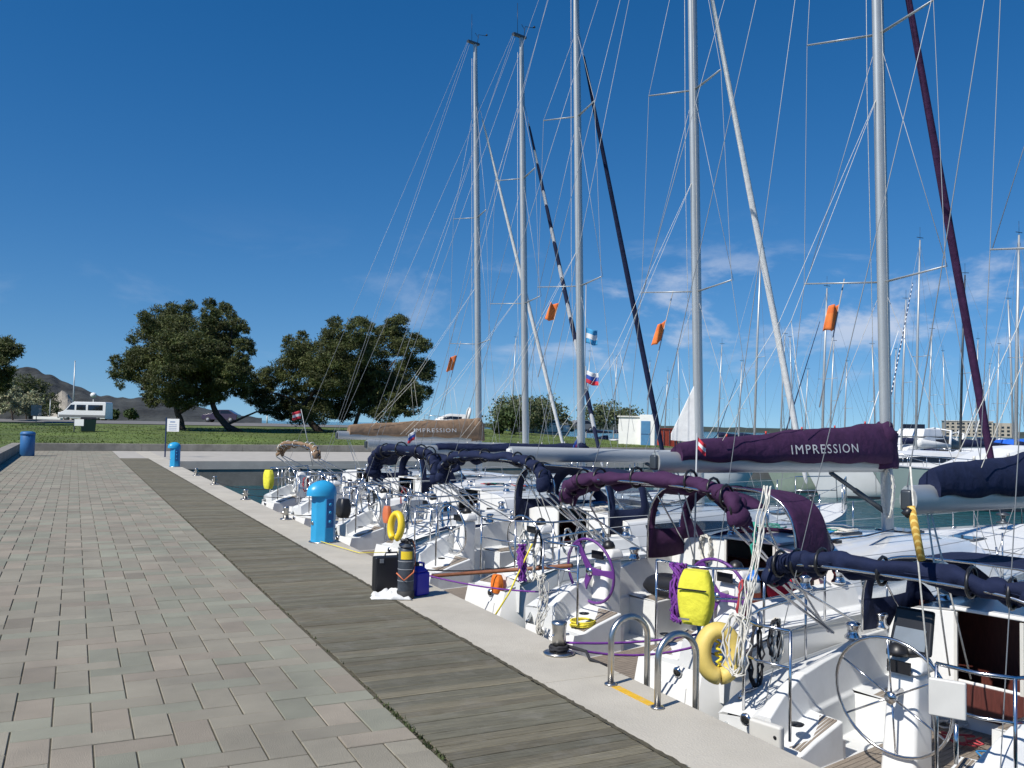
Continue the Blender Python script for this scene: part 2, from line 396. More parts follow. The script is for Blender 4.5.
for i in range(320):      # little weeds in the joint between paving and boards
    y = rj.choice([rj.gauss(5.2, .25), rj.gauss(5.9, .25), rj.uniform(5, 20)]); x = 2.052 + rj.gauss(0, .012); h = rj.uniform(.006, .028); a = rj.uniform(0, PI); w_ = rj.uniform(.004, .010); g = rj.uniform(.5, 1.5)
    mb.add([(x - w_ * math.cos(a), y - w_ * math.sin(a), -.004), (x + w_ * math.cos(a), y + w_ * math.sin(a), -.004), (x + rj.uniform(-.015, .015), y + rj.uniform(-.015, .015), h)], [(0, 1, 2)], False, (g * 1.2, g, g))
tag(mb.build('weeds', 'bush', tint=True), 'tiny green weeds in the joint between the paving and the boardwalk', 'weeds', kind='stuff')
# low walls
def lowwall(name, label, boxes):
    mb = MB()
    for b in boxes: mb.box(*b)
    return tag(mb.build(name, 'wall', bev=.015), label, 'wall')
segs = []; x = -2.2
while x < 45.9:
    x1 = min(x + 5.9, 45.9); segs.append((x + .006, x1 - .006, 58.02, 58.5, -.3, .43 + random.uniform(-.004, .004))); x = x1
lowwall('low_wall', 'long low grey concrete wall edging the lawn behind the far quay', segs)
segs = []; y = -2.
while y < 58.:
    y1 = min(y + 6, 58.6); segs.append((-3.15, -2.66, y + .006, y1 - .006, -.3, .44)); y = y1
lowwall('low_wall', 'low concrete wall along the left side of the paved promenade', segs)
# lawn
def lawnz(x, y):
    if y < 58.5: z = .33
    else: z = .36 + min(max((y - 58) / 46, 0), 1) * 1.2
    if y > 112: z -= (y - 112) * .16
    return z + .08 * noise.noise(Vector((x * .07, y * .07, 0))) * (1 if y > 62 else .2)
def onlawn(px, py):
    r = ray(px, py); t = 58.6 / r.y
    while t < 140:
        x, y, z = r.x * t, r.y * t, CH + r.z * t
        if z <= lawnz(x, y): return Vector((x, y, lawnz(x, y)))
        t += .1
    return Vector((r.x * 100, r.y * 100, lawnz(r.x * 100, r.y * 100)))
mb = MB()
xs = list(np.linspace(-240, 46, 60)); ys = [58.45] + list(np.linspace(60, 132, 34))
mb.loft([[(x, y, lawnz(x, y)) for x in xs] for y in ys], smooth=True)
xs2 = list(np.linspace(-120, -3.12, 20)); ys2 = list(np.linspace(-10, 58.45, 20))
mb.loft([[(x, y, .33) for x in xs2] for y in ys2])
struct(mb.build('lawn', 'grass'))
# asphalt road across the lawn
mb = MB(); xs = list(np.linspace(-60, 44, 60))
mb.loft([[(x, yy, lawnz(x, yy) + .05) for x in xs] for yy in np.linspace(96, 106, 9)])
struct(mb.build('road', 'asphalt'))
# short grass tufts near the wall for a soft edge
mb = MB()
for i in range(15000):
    x = random.uniform(-2, 45) if i % 5 else random.uniform(-12, 0); y = 58.5 + random.random() ** 1.6 * 34; z = lawnz(x, y)
    h = random.uniform(.03, .07); a = random.uniform(0, PI); w = .05 + .0008 * (y - 58)
    dx, dy = math.cos(a) * w, math.sin(a) * w; lx, ly = random.uniform(-.05, .05), random.uniform(-.05, .05)
    g = random.uniform(.75, 1.3)
    mb.add([(x - dx, y - dy, z - .01), (x + dx, y + dy, z - .01), (x + lx, y + ly, z + h)], [(0, 1, 2)], False, (g * random.uniform(.8, 1.3), g, g * .8))
tag(mb.build('grass', leafmat('grass_blades', (.084, .126, .024)), tint=True), 'short green grass blades scattered over the lawn', 'grass', kind='stuff')
mb = MB()
N_ = 80
mb.loft([[(x, y, WZ) for x in (-9000, -300, -50, 0, 30, 80, 300, 9000)] for y in (-2000, -100, 0, 50, 100, 300, 2000, 14000)], smooth=False)
struct(mb.build('sea', 'water'))

# ------------------------------------------------------------------ far hills and shore
def ridge(name, profile, dist, depth, m, seedv, jag=1.):
    # profile: (px, py) of the skyline, built as a solid hill at its own distance
    mb = MB(); cols = []
    n = 120
    for i in range(n + 1):
        t = i / n * (len(profile) - 1); k = min(int(t), len(profile) - 2); f = t - k
        px = lerp(profile[k][0], profile[k + 1][0], f); py = lerp(profile[k][1], profile[k + 1][1], f)
        p = atd(px, py, dist); h = max(p.z - WZ, .5) + jag * 2.5 * noise.noise(Vector((px * .09, seedv, 0))) * min(1, (p.z - WZ) / 10)
        dr = Vector((p.x, p.y, 0)).normalized(); col = []
        for q in range(15):
            s = q / 14; back = (s - .62) * depth
            hh = h * (math.sin(min(s / .62, 1) * PI / 2) ** .8 if s < .62 else math.cos((s - .62) / .38 * PI / 2))
            hh += h * .10 * noise.noise(Vector((px * .05, s * 5, seedv))) * math.sin(PI * s) ** .5 if 0 < q < 14 else 0
            col.append((p.x + dr.x * back, p.y + dr.y * back, WZ - .5 + hh))
        cols.append(col)
    mb.loft(cols, smooth=True)
    return struct(mb.build(name, m))
ridge('hill', [(-160, 402), (-80, 385), (-20, 372), (20, 369), (38, 371), (60, 379), (85, 389), (100, 396), (125, 397), (150, 398), (180, 401), (205, 408), (235, 414), (262, 417.5)], 900, 300, 'forest', 3)
ridge('cliff', [(48, 409), (56, 394), (62, 389), (68, 392), (76, 402), (84, 407), (92, 413)], 745, 60, 'cliff', 5, 1.5)
ridge('far_shore', [(430, 424), (520, 422), (600, 423.5), (680, 426), (780, 428), (860, 430), (900, 430), (960, 430.5), (1040, 432), (1120, 434)], 1100, 200, 'treeline', 8, .8)
0 and ridge('far_beach', [(95, 417), (140, 415.5), (200, 416), (245, 417.5)], 640, 60, 'cliff', 9, .4)

# ------------------------------------------------------------------ foliage
def leaves(blobs, n, size, m, name, parent, flat=.7, squash=1., tintr=(.55, 1.5), shell=.45):
    """blobs: (x,y,z,rx,ry,rz); small faces spread through the volume in uneven clumps"""
    B = np.array(blobs, float); vol = B[:, 3] * B[:, 4] * B[:, 5]; pk = rng.choice(len(B), n, p=vol ** .75 / (vol ** .75).sum())
    # sub clumps
    K = 60; cl = rng.normal(size=(len(B), K, 3)); cl /= np.linalg.norm(cl, axis=2, keepdims=True); cl *= (shell + (1 - shell) * rng.random((len(B), K, 1)) ** .6)
    ci = rng.integers(0, K, n); base = cl[pk, ci]
    off = rng.normal(size=(n, 3)) * .15 * np.array([1, 1, .65])
    p = B[pk, :3] + (base + off) * B[pk, 3:6]
    d1 = rng.normal(size=(n, 3)); d1 /= np.linalg.norm(d1, axis=1, keepdims=True)
    d2 = rng.normal(size=(n, 3)); d2 -= d1 * (d1 * d2).sum(1, keepdims=True); d2 /= np.linalg.norm(d2, axis=1, keepdims=True)
    s = size * rng.uniform(.6, 1.5, (n, 1))
    nd = .45 if m == 'pine' else 1.; vs = np.stack([p - d1 * s * nd, p + d1 * s * nd, p + d2 * s * (2.3 if m == 'pine' else 1.4)], 1).reshape(-1, 3)
    me = bpy.data.meshes.new(name); me.vertices.add(3 * n); me.vertices.foreach_set('co', vs.ravel().astype('f'))
    me.loops.add(3 * n); me.loops.foreach_set('vertex_index', np.arange(3 * n)); me.polygons.add(n); me.polygons.foreach_set('loop_start', np.arange(0, 3 * n, 3)); me.polygons.foreach_set('loop_total', np.full(n, 3)); me.update()
    ct = rng.uniform(tintr[0], tintr[1], (len(B), K)); t = ct[pk, ci] * rng.uniform(.75, 1.25, n)
    c = np.stack([t * rng.uniform(.85, 1.2, n), t, t * .9, np.ones(n)], 1); ca = me.color_attributes.new('tint', 'FLOAT_COLOR', 'CORNER')
    ca.data.foreach_set('color', np.repeat(c, 3, 0).ravel().astype('f')); me.materials.append(M[m])
    o = bpy.data.objects.new(name, me); COL.objects.link(o); o.parent = parent; return o
def px_blobs(lst, d, depth, org, tzf=.5):
    out = []
    for (px, py, r) in lst:
        rr = r / F * d; dd = d + random.uniform(-1, 1) * depth
        p = atd(px, py, dd) - Vector(org); out.append((p.x, p.y, p.z, rr, rr, rr * .85))
    return out
def pine(base_px, d, trunks, blobs, label, n, depth=3., size=.10, name='pine_tree', m='pine', group=None, shell=.45):
    b = atd(base_px[0], base_px[1], d); b.z = lawnz(b.x, b.y) - .05
    root = tag(empty(name, b), label, 'tree', group)
    mb = MB()
    for pts, r0, r1 in trunks:
        P = []
        for i, q in enumerate(pts):
            p = atd(q[0], q[1], d + (q[2] if len(q) > 2 else 0)) - b
            P.append(p)
        # subdivide with wobble
        Q = [P[0]]
        for a, c in zip(P, P[1:]):
            for k in range(1, 4): Q.append(a.lerp(c, k / 3) + Vector((random.uniform(-1, 1), random.uniform(-1, 1), 0)) * .04 * (k < 3))
        mb.tube(Q, [lerp(r0, r1, i / (len(Q) - 1)) for i in range(len(Q))], 9)
    mb.build('trunk', 'bark', root)
    leaves(px_blobs(blobs, d, depth, b), n, size, m, 'crown', root, shell=shell)
    return root
pine((182, 431), 77, [
    ([(183, 433), (181, 422), (177, 411), (176, 395)], .32, .2), ([(178, 413), (189, 407), (197, 397), (196, 380)], .22, .12), ([(176, 400), (165, 385), (150, 372)], .16, .05),
    ([(177, 396), (185, 370), (190, 340)], .18, .05), ([(177, 404), (160, 395), (140, 387)], .10, .03)],
    [(160, 345, 30), (140, 370, 18), (122, 372, 12), (116, 360, 6), (190, 335, 26), (178, 320, 16), (160, 318, 14), (150, 325, 10), (195, 360, 30), (165, 380, 22), (140, 358, 14), (180, 395, 16), (200, 385, 18), (120, 385, 5), (150, 393, 10), (132, 340, 6), (143, 316, 6), (172, 308, 7), (190, 306, 7), (170, 398, 12), (190, 402, 9), (152, 402, 7), (210, 372, 16), (185, 350, 26), (205, 400, 9)],
    'broad dark pine tree with two upright trunks, standing left of the leaning pine', 105000, size=.085)
pine((238, 433), 78, [
    ([(241, 434), (228, 427), (217, 415), (212, 402), (214, 380)], .34, .18), ([(226, 425), (240, 419), (256, 412), (270, 410)], .12, .05), ([(213, 400), (205, 390), (200, 375)], .16, .06), ([(214, 385), (228, 360), (232, 330)], .14, .04)],
    [(215, 360, 22), (222, 335, 18), (212, 315, 10), (225, 308, 7), (210, 303, 6), (238, 325, 8), (244, 345, 9), (232, 375, 16), (215, 390, 14), (240, 390, 10), (205, 350, 20), (240, 360, 9), (231, 315, 6), (247, 368, 6), (252, 352, 4), (246, 330, 4)],
    'pine tree leaning right with a bent trunk, behind the signpost on the lawn', 64000, size=.085)
pine((328, 440), 84, [
    ([(322, 434), (312, 424), (304, 414), (300, 404)], .36, .22), ([(302, 408), (312, 395), (330, 375)], .22, .06), ([(302, 408), (290, 398), (270, 392)], .16, .06), ([(355, 425), (362, 405), (380, 380), (395, 360)], .2, .06)],
    [(262, 388, 15), (270, 378, 14), (255, 398, 11), (268, 405, 12), (282, 410, 13), (250, 380, 10), (300, 415, 12), (322, 412, 14), (345, 412, 13), (385, 412, 14), (410, 405, 13), (330, 372, 26), (365, 380, 26), (300, 372, 24), (294, 350, 11), (288, 340, 6), (302, 336, 6), (318, 355, 22), (335, 338, 16), (335, 322, 7), (350, 352, 26), (360, 330, 14), (358, 321, 6), (385, 345, 24), (397, 325, 12), (400, 318, 5), (410, 345, 15), (424, 345, 8), (412, 372, 20), (427, 372, 9), (380, 385, 26), (345, 390, 26), (315, 396, 20), (288, 400, 14), (405, 395, 18), (422, 392, 10), (370, 405, 14), (430, 364, 6), (395, 408, 10), (340, 410, 10)],
    'widest dark pine tree, its round crown above the brown sail cover', 185000, depth=4, size=.09)
pine((-15, 428), 80, [([(-12, 432), (-10, 405), (-14, 375), (-8, 350)], .3, .1)],
    [(-12, 350, 18), (4, 352, 14), (14, 350, 8), (-5, 372, 16), (2, 385, 9), (-20, 385, 14), (8, 341, 6)],
    'dark pine tree cut off by the left edge of the photo', 20000)
pine((30, 424), 150, [([(30, 420), (31, 400)], .3, .1)],
    [(22, 385, 13), (36, 388, 12), (12, 390, 12), (48, 400, 10), (30, 402, 14), (54, 407, 7), (45, 411, 9), (20, 405, 12), (58, 411, 4)],
    'dark round evergreen tree behind the blossoming trees', 9000, size=.16)
M['bark2'] = M['bark']
pine((12, 424), 88, [([(13, 424), (12, 414), (8, 402)], .1, .04), ([(13, 414), (18, 404)], .06, .03)],
    [(2, 396, 9), (12, 392, 9), (6, 408, 8), (14, 404, 8), (-6, 402, 9), (9, 384, 5)],
    'pale blossoming tree nearest the left edge, on the lawn', 5000, name='blossom_tree', m='blossom', size=.09, group='blossom trees on the lawn', shell=.2)
pine((27, 424), 92, [([(27, 421), (26, 414), (30, 402)], .1, .04)],
    [(26, 402, 9), (34, 396, 7), (38, 402, 6), (22, 406, 7), (30, 410, 7), (18, 398, 6)],
    'pale blossoming tree to the left of the white van', 4500, name='blossom_tree', m='blossom', size=.09, group='blossom trees on the lawn', shell=.2)
def bush(px, py, r, d, label, m='bush', n=1500, name='bush', asp=1.0, cat='bush'):
    b = atd(px, py, d); gz = b.z
    root = tag(empty(name, b), label, cat)
    rr = r / F * d
    MB().tube([(0, 0, 0), (.05, 0, rr)], [.08, .04], 6).build('trunk', 'bark', root)
    bl = [(random.uniform(-.4, .4) * rr, random.uniform(-.4, .4) * rr, rr * asp * random.uniform(.5, 1.2), rr * .62, rr * .62, rr * .5 * asp) for _ in range(9)]
    leaves(bl, n, .006 * d ** .5 + .0006 * d, m, 'crown', root)
bush(113, 419.5, 6, 112, 'small round dark bush just right of the white van')
bush(131, 419.5, 7, 112, 'round dark bush left of the broad pine tree')
bush(513, 434, 16, 92, 'dense dark green bush left of the white mast', n=3500, asp=1.1)
bush(497, 434, 8, 93, 'low dark green bush beside the boat hulls ashore', n=1500)
bush(533, 436, 26, 100, 'grey green olive tree behind the masts', m='olive', n=5500, name='olive_tree', cat='tree')
bush(505, 435, 22, 108, 'thin grey green olive tree left of the masts', m='olive', n=3500, name='olive_tree', cat='tree', asp=1.2)
bush(556, 437, 18, 104, 'smaller grey green tree at the right end of the olive trees', m='olive', n=2500, name='olive_tree', cat='tree', asp=1.2)
bush(600, 430, 22, 120, 'pale green tree rising behind the left of the white shed', m='olive', n=3000, name='olive_tree', cat='tree', asp=.9)
bush(628, 436, 22, 122, 'low pale green tree peeping over the white shed roof', m='olive', n=2500, name='olive_tree', cat='tree', asp=.8)
bush(650, 437, 10, 120, 'low green bush right behind the white shed', m='olive', n=1200)

# ------------------------------------------------------------------ vehicles and lawn things
def wheel(mbt, mbr, x, y, r, w):
    T = Matrix.Translation((x, y, r)) @ Matrix.Rotation(PI / 2, 4, 'X')
    mbt.lathe([(r * .6, -w / 2), (r * .95, -w / 2), (r, -w / 2 + .03), (r, w / 2 - .03), (r * .95, w / 2), (r * .6, w / 2)], 18, T)
    mbr.lathe([(r * .58, -w / 2 - .01), (r * .58, w / 2 + .01)], 14, T)
def vehicle(name, loc, rz, prof, W, wins, wheels, m, label, cat, lower=None, tums=.0):
    root = tag(empty(name, loc, rz), label, cat)
    mb = MB(); n = len(prof)
    zs = max(p[1] for p in prof)
    def yw(z): return W / 2 - max(0, (z - .95)) * tums
    L_ = [(x, yw(z), z) for x, z in prof]; Rr = [(x, -yw(z), z) for x, z in prof]
    mb.add(L_ + Rr, [tuple(range(n - 1, -1, -1)), tuple(range(n, 2 * n))] + [(i, (i + 1) % n, n + (i + 1) % n, n + i) for i in range(n)])
    mb.build('body', m, root, bev=.05)
    for w in wins:
        for sgn in (1, -1):
            q = MB(); pl = [(x, sgn * (yw(z) + .012), z) for x, z in w]
            q.prism(pl, (0, 0, 0), (0, -sgn * .02, 0)); q.build('window', 'glassd', root)
    for (x, r) in wheels:
        for sgn in (1, -1):
            a, b = MB(), MB(); wheel(a, b, x, sgn * (W / 2 - .1), r, .22)
            t = a.build('wheel', 'rubber', root); b.build('rim', 'grey_c', t)
    return root
vp = atd(85, 421.8, 101); vp.z = lawnz(vp.x, vp.y) - .02
v = vehicle('van', vp, -TH + PI, [(-2.7, .26), (2.45, .26), (2.62, .55), (2.6, .9), (1.95, 1.22), (1.3, 2.05), (.95, 2.3), (-2.6, 2.32), (-2.7, 2.2)], 1.95,
    [[(1.7, 1.32), (.8, 1.32), (.8, 1.95), (1.25, 1.95)], [(.6, 1.32), (-.45, 1.32), (-.45, 1.95), (.6, 1.95)], [(-.7, 1.32), (-2.35, 1.32), (-2.35, 1.95), (-.7, 1.95)]],
    [(1.65, .36), (-1.75, .36)], 'van', 'white minibus with dark side windows parked on the lawn road, facing left', 'minibus', tums=.08)
v.scale = (1, 1, .93)
mb = MB()
for sgn in (1, -1): mb.box(-2.68, 2.5, sgn * .985, sgn * 1.0, .42, .72)
mb.build('side_trim', 'grey_p', v); MB().box(2.5, 2.72, -.9, .9, .3, .75).build('bumper', 'grey_p', v, bev=.03)
MB().prism([(1.9, -.8, 1.3), (1.9, .8, 1.3), (1.36, .75, 2.0), (1.36, -.75, 2.0)], (.03, 0, .02), (.05, 0, .04)).build('windscreen', 'glassd', v)
for sgn in (1, -1): MB().box(2.45, 2.66, sgn * .6, sgn * .9, .8, 1.0).build('headlight', 'white', v, bev=.03)
cp = [(-1.9, .3), (1.9, .3), (2.0, .6), (1.85, .85), (1.0, .98), (.35, 1.42), (-.95, 1.45), (-1.7, 1.0), (-2.0, .9)]
cw = [[(.85, 1.0), (.0, 1.0), (.0, 1.36), (.4, 1.36)], [(-.1, 1.0), (-1.4, 1.0), (-.95, 1.36), (-.1, 1.36)]]
def car(px, py, d, m, label, ang=0.):
    p = atd(px, py, d); p.z = lawnz(p.x, p.y) + .05
    return vehicle('parked_car', p, -TH + PI + ang, cp, 1.72, cw, [(1.25, .31), (-1.25, .31)], m, label, 'car', tums=.25)
car(221, 424, 101, 'carp', 'dark maroon car on the road behind the leaning pine trunk', .05)
car(578, 440, 108, 'grey_p', 'dark car parked to the left of the white shed', .4)
car(556, 440, 112, 'van', 'white car parked among the things behind the masts', .4)

def bin_(loc, m, label, r, h, name='litter_bin'):
    root = tag(empty(name, loc), label, 'bin')
    MB().lathe([(r * .9, 0), (r, .03), (r, h * .84), (r * .97, h * .85)], 20).build('bin_body', m, root)
    MB().lathe([(r * 1.06, h * .85), (r * 1.06, h * .92), (r * .9, h * .985), (r * .3, h)], 20).build('lid', m, root)
    return root
bin_(onz(27, 456, 0), 'ped2', 'round blue litter bin at the corner of the promenade and low wall', .33, 1.22)
d = tag(empty('waste_container', onlawn(88, 431.5)), 'dark green waste container standing on the lawn', 'container')
MB().frus(0, 0, 0, .95, .48, .4, .55, .48).build('container_body', mat('dark_green_plastic', (.012, .035, .028), .5), d, bev=.03); MB().frus(0, 0, .955, 1.1, .59, .5, .53, .42).build('lid', 'black', d, bev=.03)
def signpost(base, h, board, label, name='sign', ang=0., pm='alu_d', bm='white', ph=2):
    root = tag(empty(name, base, -TH + ang), label, 'sign'); w, bh, z, off = board
    MB().box(-.03, .03, -.03, .03, 0, h).build('post', pm, root)
    b = MB().box(off - w / 2, off + w / 2, -.055, -.034, z - bh / 2, z + bh / 2).build('panel', bm, root)
    return root, b
s1, sb = signpost(onz(165, 457, 0), 2.05, (.62, .66, 1.65, .38), 'white notice board on a dark blue post at the end of the boardwalk', ph=1)
s1.children[-1].data.materials[0] = M['navy_gel']
q = MB()
for k in range(4): q.box(.16, .56, -.062, -.057, 1.40 + k * .09, 1.415 + k * .09)
q.box(.22, .48, -.062, -.057, 1.80, 1.84)
q.build('printed_lines', 'ped2', sb)
signpost(onlawn(74, 432), 1.0, (.7, .5, .72, .38), 'small white information board on two posts left of the waste container', bm='white')
signpost(onlawn(36, 423), 1.9, (1.0, 1.0, 1.2, 0), 'pale blue board behind the blossoming trees', bm='grey_c')
def pole(px, py, top, d, r, label, cat='pole', name='flagpole', m='alu', lamp=False):
    b = atd(px, py, d); t = atd(px, top, d); h = t.z - b.z
    root = tag(empty(name, b), label, cat)
    MB().tube([(0, 0, 0), (0, 0, h)], [r, r * .6], 8).build('post', m, root)
    if lamp: MB().lathe([(.05, h - .1), (.3, h), (.42, h + .25), (.3, h + .5), (.05, h + .6)], 12).build('lamp_globe', 'white', root)
    else: MB().lathe([(.01, h), (r, h + .03), (.01, h + .1)], 8).build('finial', m, root)
pole(72.5, 420, 361, 118, .10, 'tall bare pole rising behind the white minibus front')
pole(92.5, 420, 397, 116, .06, 'short street lamp with a round white globe behind the minibus', 'lamp', 'street_lamp', lamp=True)
pole(49.5, 420, 400, 105, .06, 'short grey post beside the blossoming trees', name='post')
pole(267, 424, 411, 112, .1, 'white post standing by the sea left of the wide pine', name='post', m='white')
# pale low wall / parked things behind lawn
tag(MB().box(-1.6, 1.6, -.3, .3, 0, .5, T=Matrix.Translation(atd(48, 421, 104)) @ Matrix.Rotation(-TH, 4, 'Z')).build('concrete_block', 'white_paint', bev=.04), 'low pale concrete block on the grass left of the minibus', 'block')

# ------------------------------------------------------------------ shed, containers, far building
def shed():
    p = atd(640, 447, 78); p.z = .38
    root = tag(empty('shed', p, -TH - .25), 'small white flat-roofed hut with a blue door on the lawn', 'hut')
    w, dpt, h = 3.0, 2.6, 2.75
    MB().box(-1.9, 0, 0, dpt, 0, h - .25).build('wall', 'white_paint', root, bev=.02)
    MB().box(.003, 1.30, -.5, dpt - .4, 0, h).build('wall', 'white_paint', root, bev=.02)
    MB().box(-2.02, -.003, -.12, dpt + .1, h - .247, h - .12).build('roof', 'offw', root, bev=.02)
    d = MB().box(.12, .92, -.55, -.503, .02, 2.2).build('door', 'door_b', root, bev=.01)
    MB().box(.8, .86, -.58, -.552, 1.0, 1.15).build('handle', 'steel2', d)
    MB().box(.12, .92, -.556, -.551, 1.03, 1.08).build('door_rail', 'navy_gel', d)
    MB().box(-1.98, -1.905, .3, .6, 1.2, 1.9).build('meter_box', 'offw', root)
shed()
def container(px, py, d, L_, W_, h, m, label, ang=0.):
    p = atd(px, py, d)
    root = tag(empty('shipping_container', p, -TH + ang), label, 'container')
    mb = MB(); n = 26; top = []; 
    poly = []
    for i in range(n): x = -L_ / 2 + L_ * i / (n - 1); poly.append((x, -W_ / 2 + (.035 if i % 2 else 0), 0))
    poly += [(L_ / 2, W_ / 2, 0), (-L_ / 2, W_ / 2, 0)]
    mb.prism(poly, (0, 0, .1), (0, 0, h - .1)); mb.build('wall', m, root)
    MB().box(-L_ / 2 - .03, L_ / 2 + .03, -W_ / 2 - .03, W_ / 2 + .03, h - .1, h + .02).box(-L_ / 2 - .03, L_ / 2 + .03, -W_ / 2 - .03, W_ / 2 + .03, 0, .1).build('frame', m, root)
    for k in range(3): MB().box(-L_ / 2 + .4 + k * .8, -L_ / 2 + .45 + k * .8, -W_ / 2 - .05, -W_ / 2 - .02, .2, h - .2).build('locking_bar', 'steel2', root)
container(662, 447, 100, 2.4, 2.4, 2.1, 'red_paint', 'red corrugated container beyond the white hut', .5)
container(678, 447, 103, 2.2, 2.2, 1.9, 'sandw', 'pale container next to the red container', .5)
def building():
    p = atd(982, 441.5, 700); p.z = WZ + 1
    root = tag(empty('apartment_building', p, -TH - .3), 'long pale three-storey building on the far shore', 'building')
    h = 12.2
    MB().box(-27, 8, 0, 12, 0, h).build('wall', 'sandw', root); MB().box(8.2, 26, 2, 12, 0, h * .92).build('wall', 'sandw', root)
    MB().box(-27.5, 8.5, -.5, 12.5, h, h + .6).build('roof', 'offw', root)
    for k in range(4):
        for i in range(9):
            x = -25.5 + i * 3.8
            MB().box(x, x + 1.9, -.15, -.02, 1.2 + k * 2.8, 2.7 + k * 2.8).build('window', 'glassd', root)
    for k in range(3):
        for i in range(4): MB().box(10 + i * 4, 12 + i * 4, 1.85, 1.98, 1.2 + k * 2.9, 2.8 + k * 2.9).build('window', 'glassd', root)
building()
# ------------------------------------------------------------------ sailing yachts
AL = R(13)
class Boat: pass
def make_yacht(name, label, X0, Y0, ang=AL, L=10.8, bh=1.85, bs=1.4, fb=1.28, mu=5.9, mh=15., boomL=4.75, boomz=2.85, rake=.038, spread=(5.3, 8.9), sw=(1.05, .85),
               genoa='sail', gu=None, cover='navy', coverh=(.22, .68), letter=None, bimini=None, hood=None, twin=True, wheelm='steel', wr=.38, stripe=('grey_gel', 1.16, 1.2), hullm='gel',
               teak=True, group='sailing yachts moored stern to the quay', detail=2, covertail=True, roofh=.42, hullwin=True, toprig=True, mastw=.12, wu=None, frac=.93, boomm='alu', lett_w=1.5, lett_h=.115, lett_u=.36, cu0=2.7, inmast=False, spreadb=0., hoodopen=False, hull_text=None):
    root = tag(empty(name, (X0, Y0, WZ), ang), label, 'sailing yacht', group)
    b_ = Boat(); b_.root = root; b_.mu = mu
    def hb(u):
        t = min(max(u / L, 0), 1)
        if t < .4: return (bs + (bh - bs) * math.sin(PI / 2 * t / .4)) * (1 - .10 * max(0, 1 - u / .55) ** 2)
        return bh * max(0, 1 - ((t - .4) / .6) ** 2.3) ** .95 + .04
    def zs(u): return fb + .30 * (max(u, 0) / L) ** 1.7 - .30 * max(0, 1 - u / 1.05) ** 1.4
    zr0 = fb
    b_.hb, b_.zs = hb, zs
    cu1 = L * .70       # coachroof from..to
    sole = .72 if fb > 1.1 else .60
    mtp = lambda z: V(mu - (z - 1.8) * rake - .1, 0, z)
    # hull: rows along u; sections sheer to keel each side
    us = [0, .08, .2, .35, .5, .75, 1, 1.6, 2.4, 3.2, 4, 5, 6, 7, 8] + [lerp(8, L, k) for k in (.3, .55, .75, .88, .96, 1)] if L > 9.5 else [0, .12, .5, 1, 1.6, 2.4, 3.2, 4, 5, 6, 7] + [lerp(7, L, k) for k in (.3, .55, .75, .88, .96, 1)]
    def side(u, k):     # k 0..1 from sheer to waterline and below
        b, z = hb(u), zs(u); bowf = (u / L) ** 3
        prof = [(1, z), (1.0, z * .75), (.985 - .1 * bowf, z * .5), (.955 - .25 * bowf, z * .25), (.89 - .4 * bowf, .03), (.72 - .5 * bowf, -.22), (.3 - .25 * bowf, -.42), (0, -.5)]
        f = k * 7; i = min(int(f), 6); f -= i
        return lerp(prof[i][0], prof[i + 1][0], f) * b, lerp(prof[i][1], prof[i + 1][1], f)
    def ush(u, z): # reverse transom: the top leans forward
        return u + (.32 * max(z, 0) / fb * (1 - min(u, 1.2) / 1.2)) - (.15 * (1 - z / fb) * (u / L) ** 6)
    rows = []
    for u in us:
        row = []
        for k in range(8): w, z = side(u, k / 7); row.append((ush(u, z), w, z))
        for k in range(6, -1, -1): w, z = side(u, k / 7); row.append((ush(u, z), -w, z))
        rows.append(row)
    mb = MB().loft(rows, smooth=True)
    # transom: two closed quarters and a low centre
    go = .46
    for sgn in (1, -1):
        pts = []
        for k in range(8): w, z = side(0, k / 7); pts.append((ush(0, z), sgn * w, z))
        pts = [p for p in pts if abs(p[1]) > go and p[2] > .1] 
        w, z = side(0, 4 / 7)
        poly = pts + [(ush(0, .1), sgn * (side(0, .55)[0]), .1), (ush(0, .1), sgn * go, .1), (ush(0, zs(0)), sgn * go, zs(0))]
        mb.add(poly, [tuple(range(len(poly)))])
        mb.add([(ush(0, z_), sgn * go, z_) for z_ in (.1, sole, zs(0))] + [(1.0, sgn * go, zs(0)), (1.0, sgn * go, sole)], [(1, 2, 3, 4)])
    mb.add([(ush(0, sole) , go, sole), (ush(0, sole), -go, sole), (ush(0, .1), -go, .1), (ush(0, .1), go, .1)], [(0, 1, 2, 3)])
    w4 = side(0, 4.4 / 7)
    mb.add([(0, w4[0], .1), (0, -w4[0], .1), (0, -.6, -.4), (0, .6, -.4)], [(0, 1, 2, 3)])
    hull = mb.build('hull', hullm, root)
    def hullpt(u, z, sgn, off=.006):
        zz = zs(u)
        # find k for z
        lo, hi = 0., 5 / 7.
        for _ in range(20):
            mid = (lo + hi) / 2
            if side(u, mid)[1] > z: lo = mid
            else: hi = mid
        w = side(u, lo)[0]
        return V(ush(u, z), sgn * (w + off), z)
    b_.hullpt = hullpt
    if stripe:
        for (sm, f0, f1) in ([stripe] if isinstance(stripe[0], str) else stripe):
            q = MB()
            for sgn in (1, -1):
                rr = [[hullpt(u, (zs(u) - fb + fb * f0), sgn), hullpt(u, (zs(u) - fb + fb * f1), sgn)] for u in us[:-1]]
                q.loft(rr, flip=sgn < 0)
            q.build('hull_stripe', sm, root)
    if hullwin:
        for sgn in (1, -1):
            for (a, c) in ((4.1, 5.0), (6.2, 6.9)):
                q = MB(); q.loft([[hullpt(u, zs(u) - .42, sgn, .008), hullpt(u, zs(u) - .28, sgn, .008)] for u in np.linspace(a, c, 5)], flip=sgn < 0); q.build('hull_window', 'glassd', root)
    q = MB()
    for sgn in (1, -1): q.tube([hullpt(u, zs(u), sgn, -.01) + V(0, 0, .012) for u in us], .022, 6)
    q.build('toe_rail', 'alu' if detail else 'grey_gel', root)
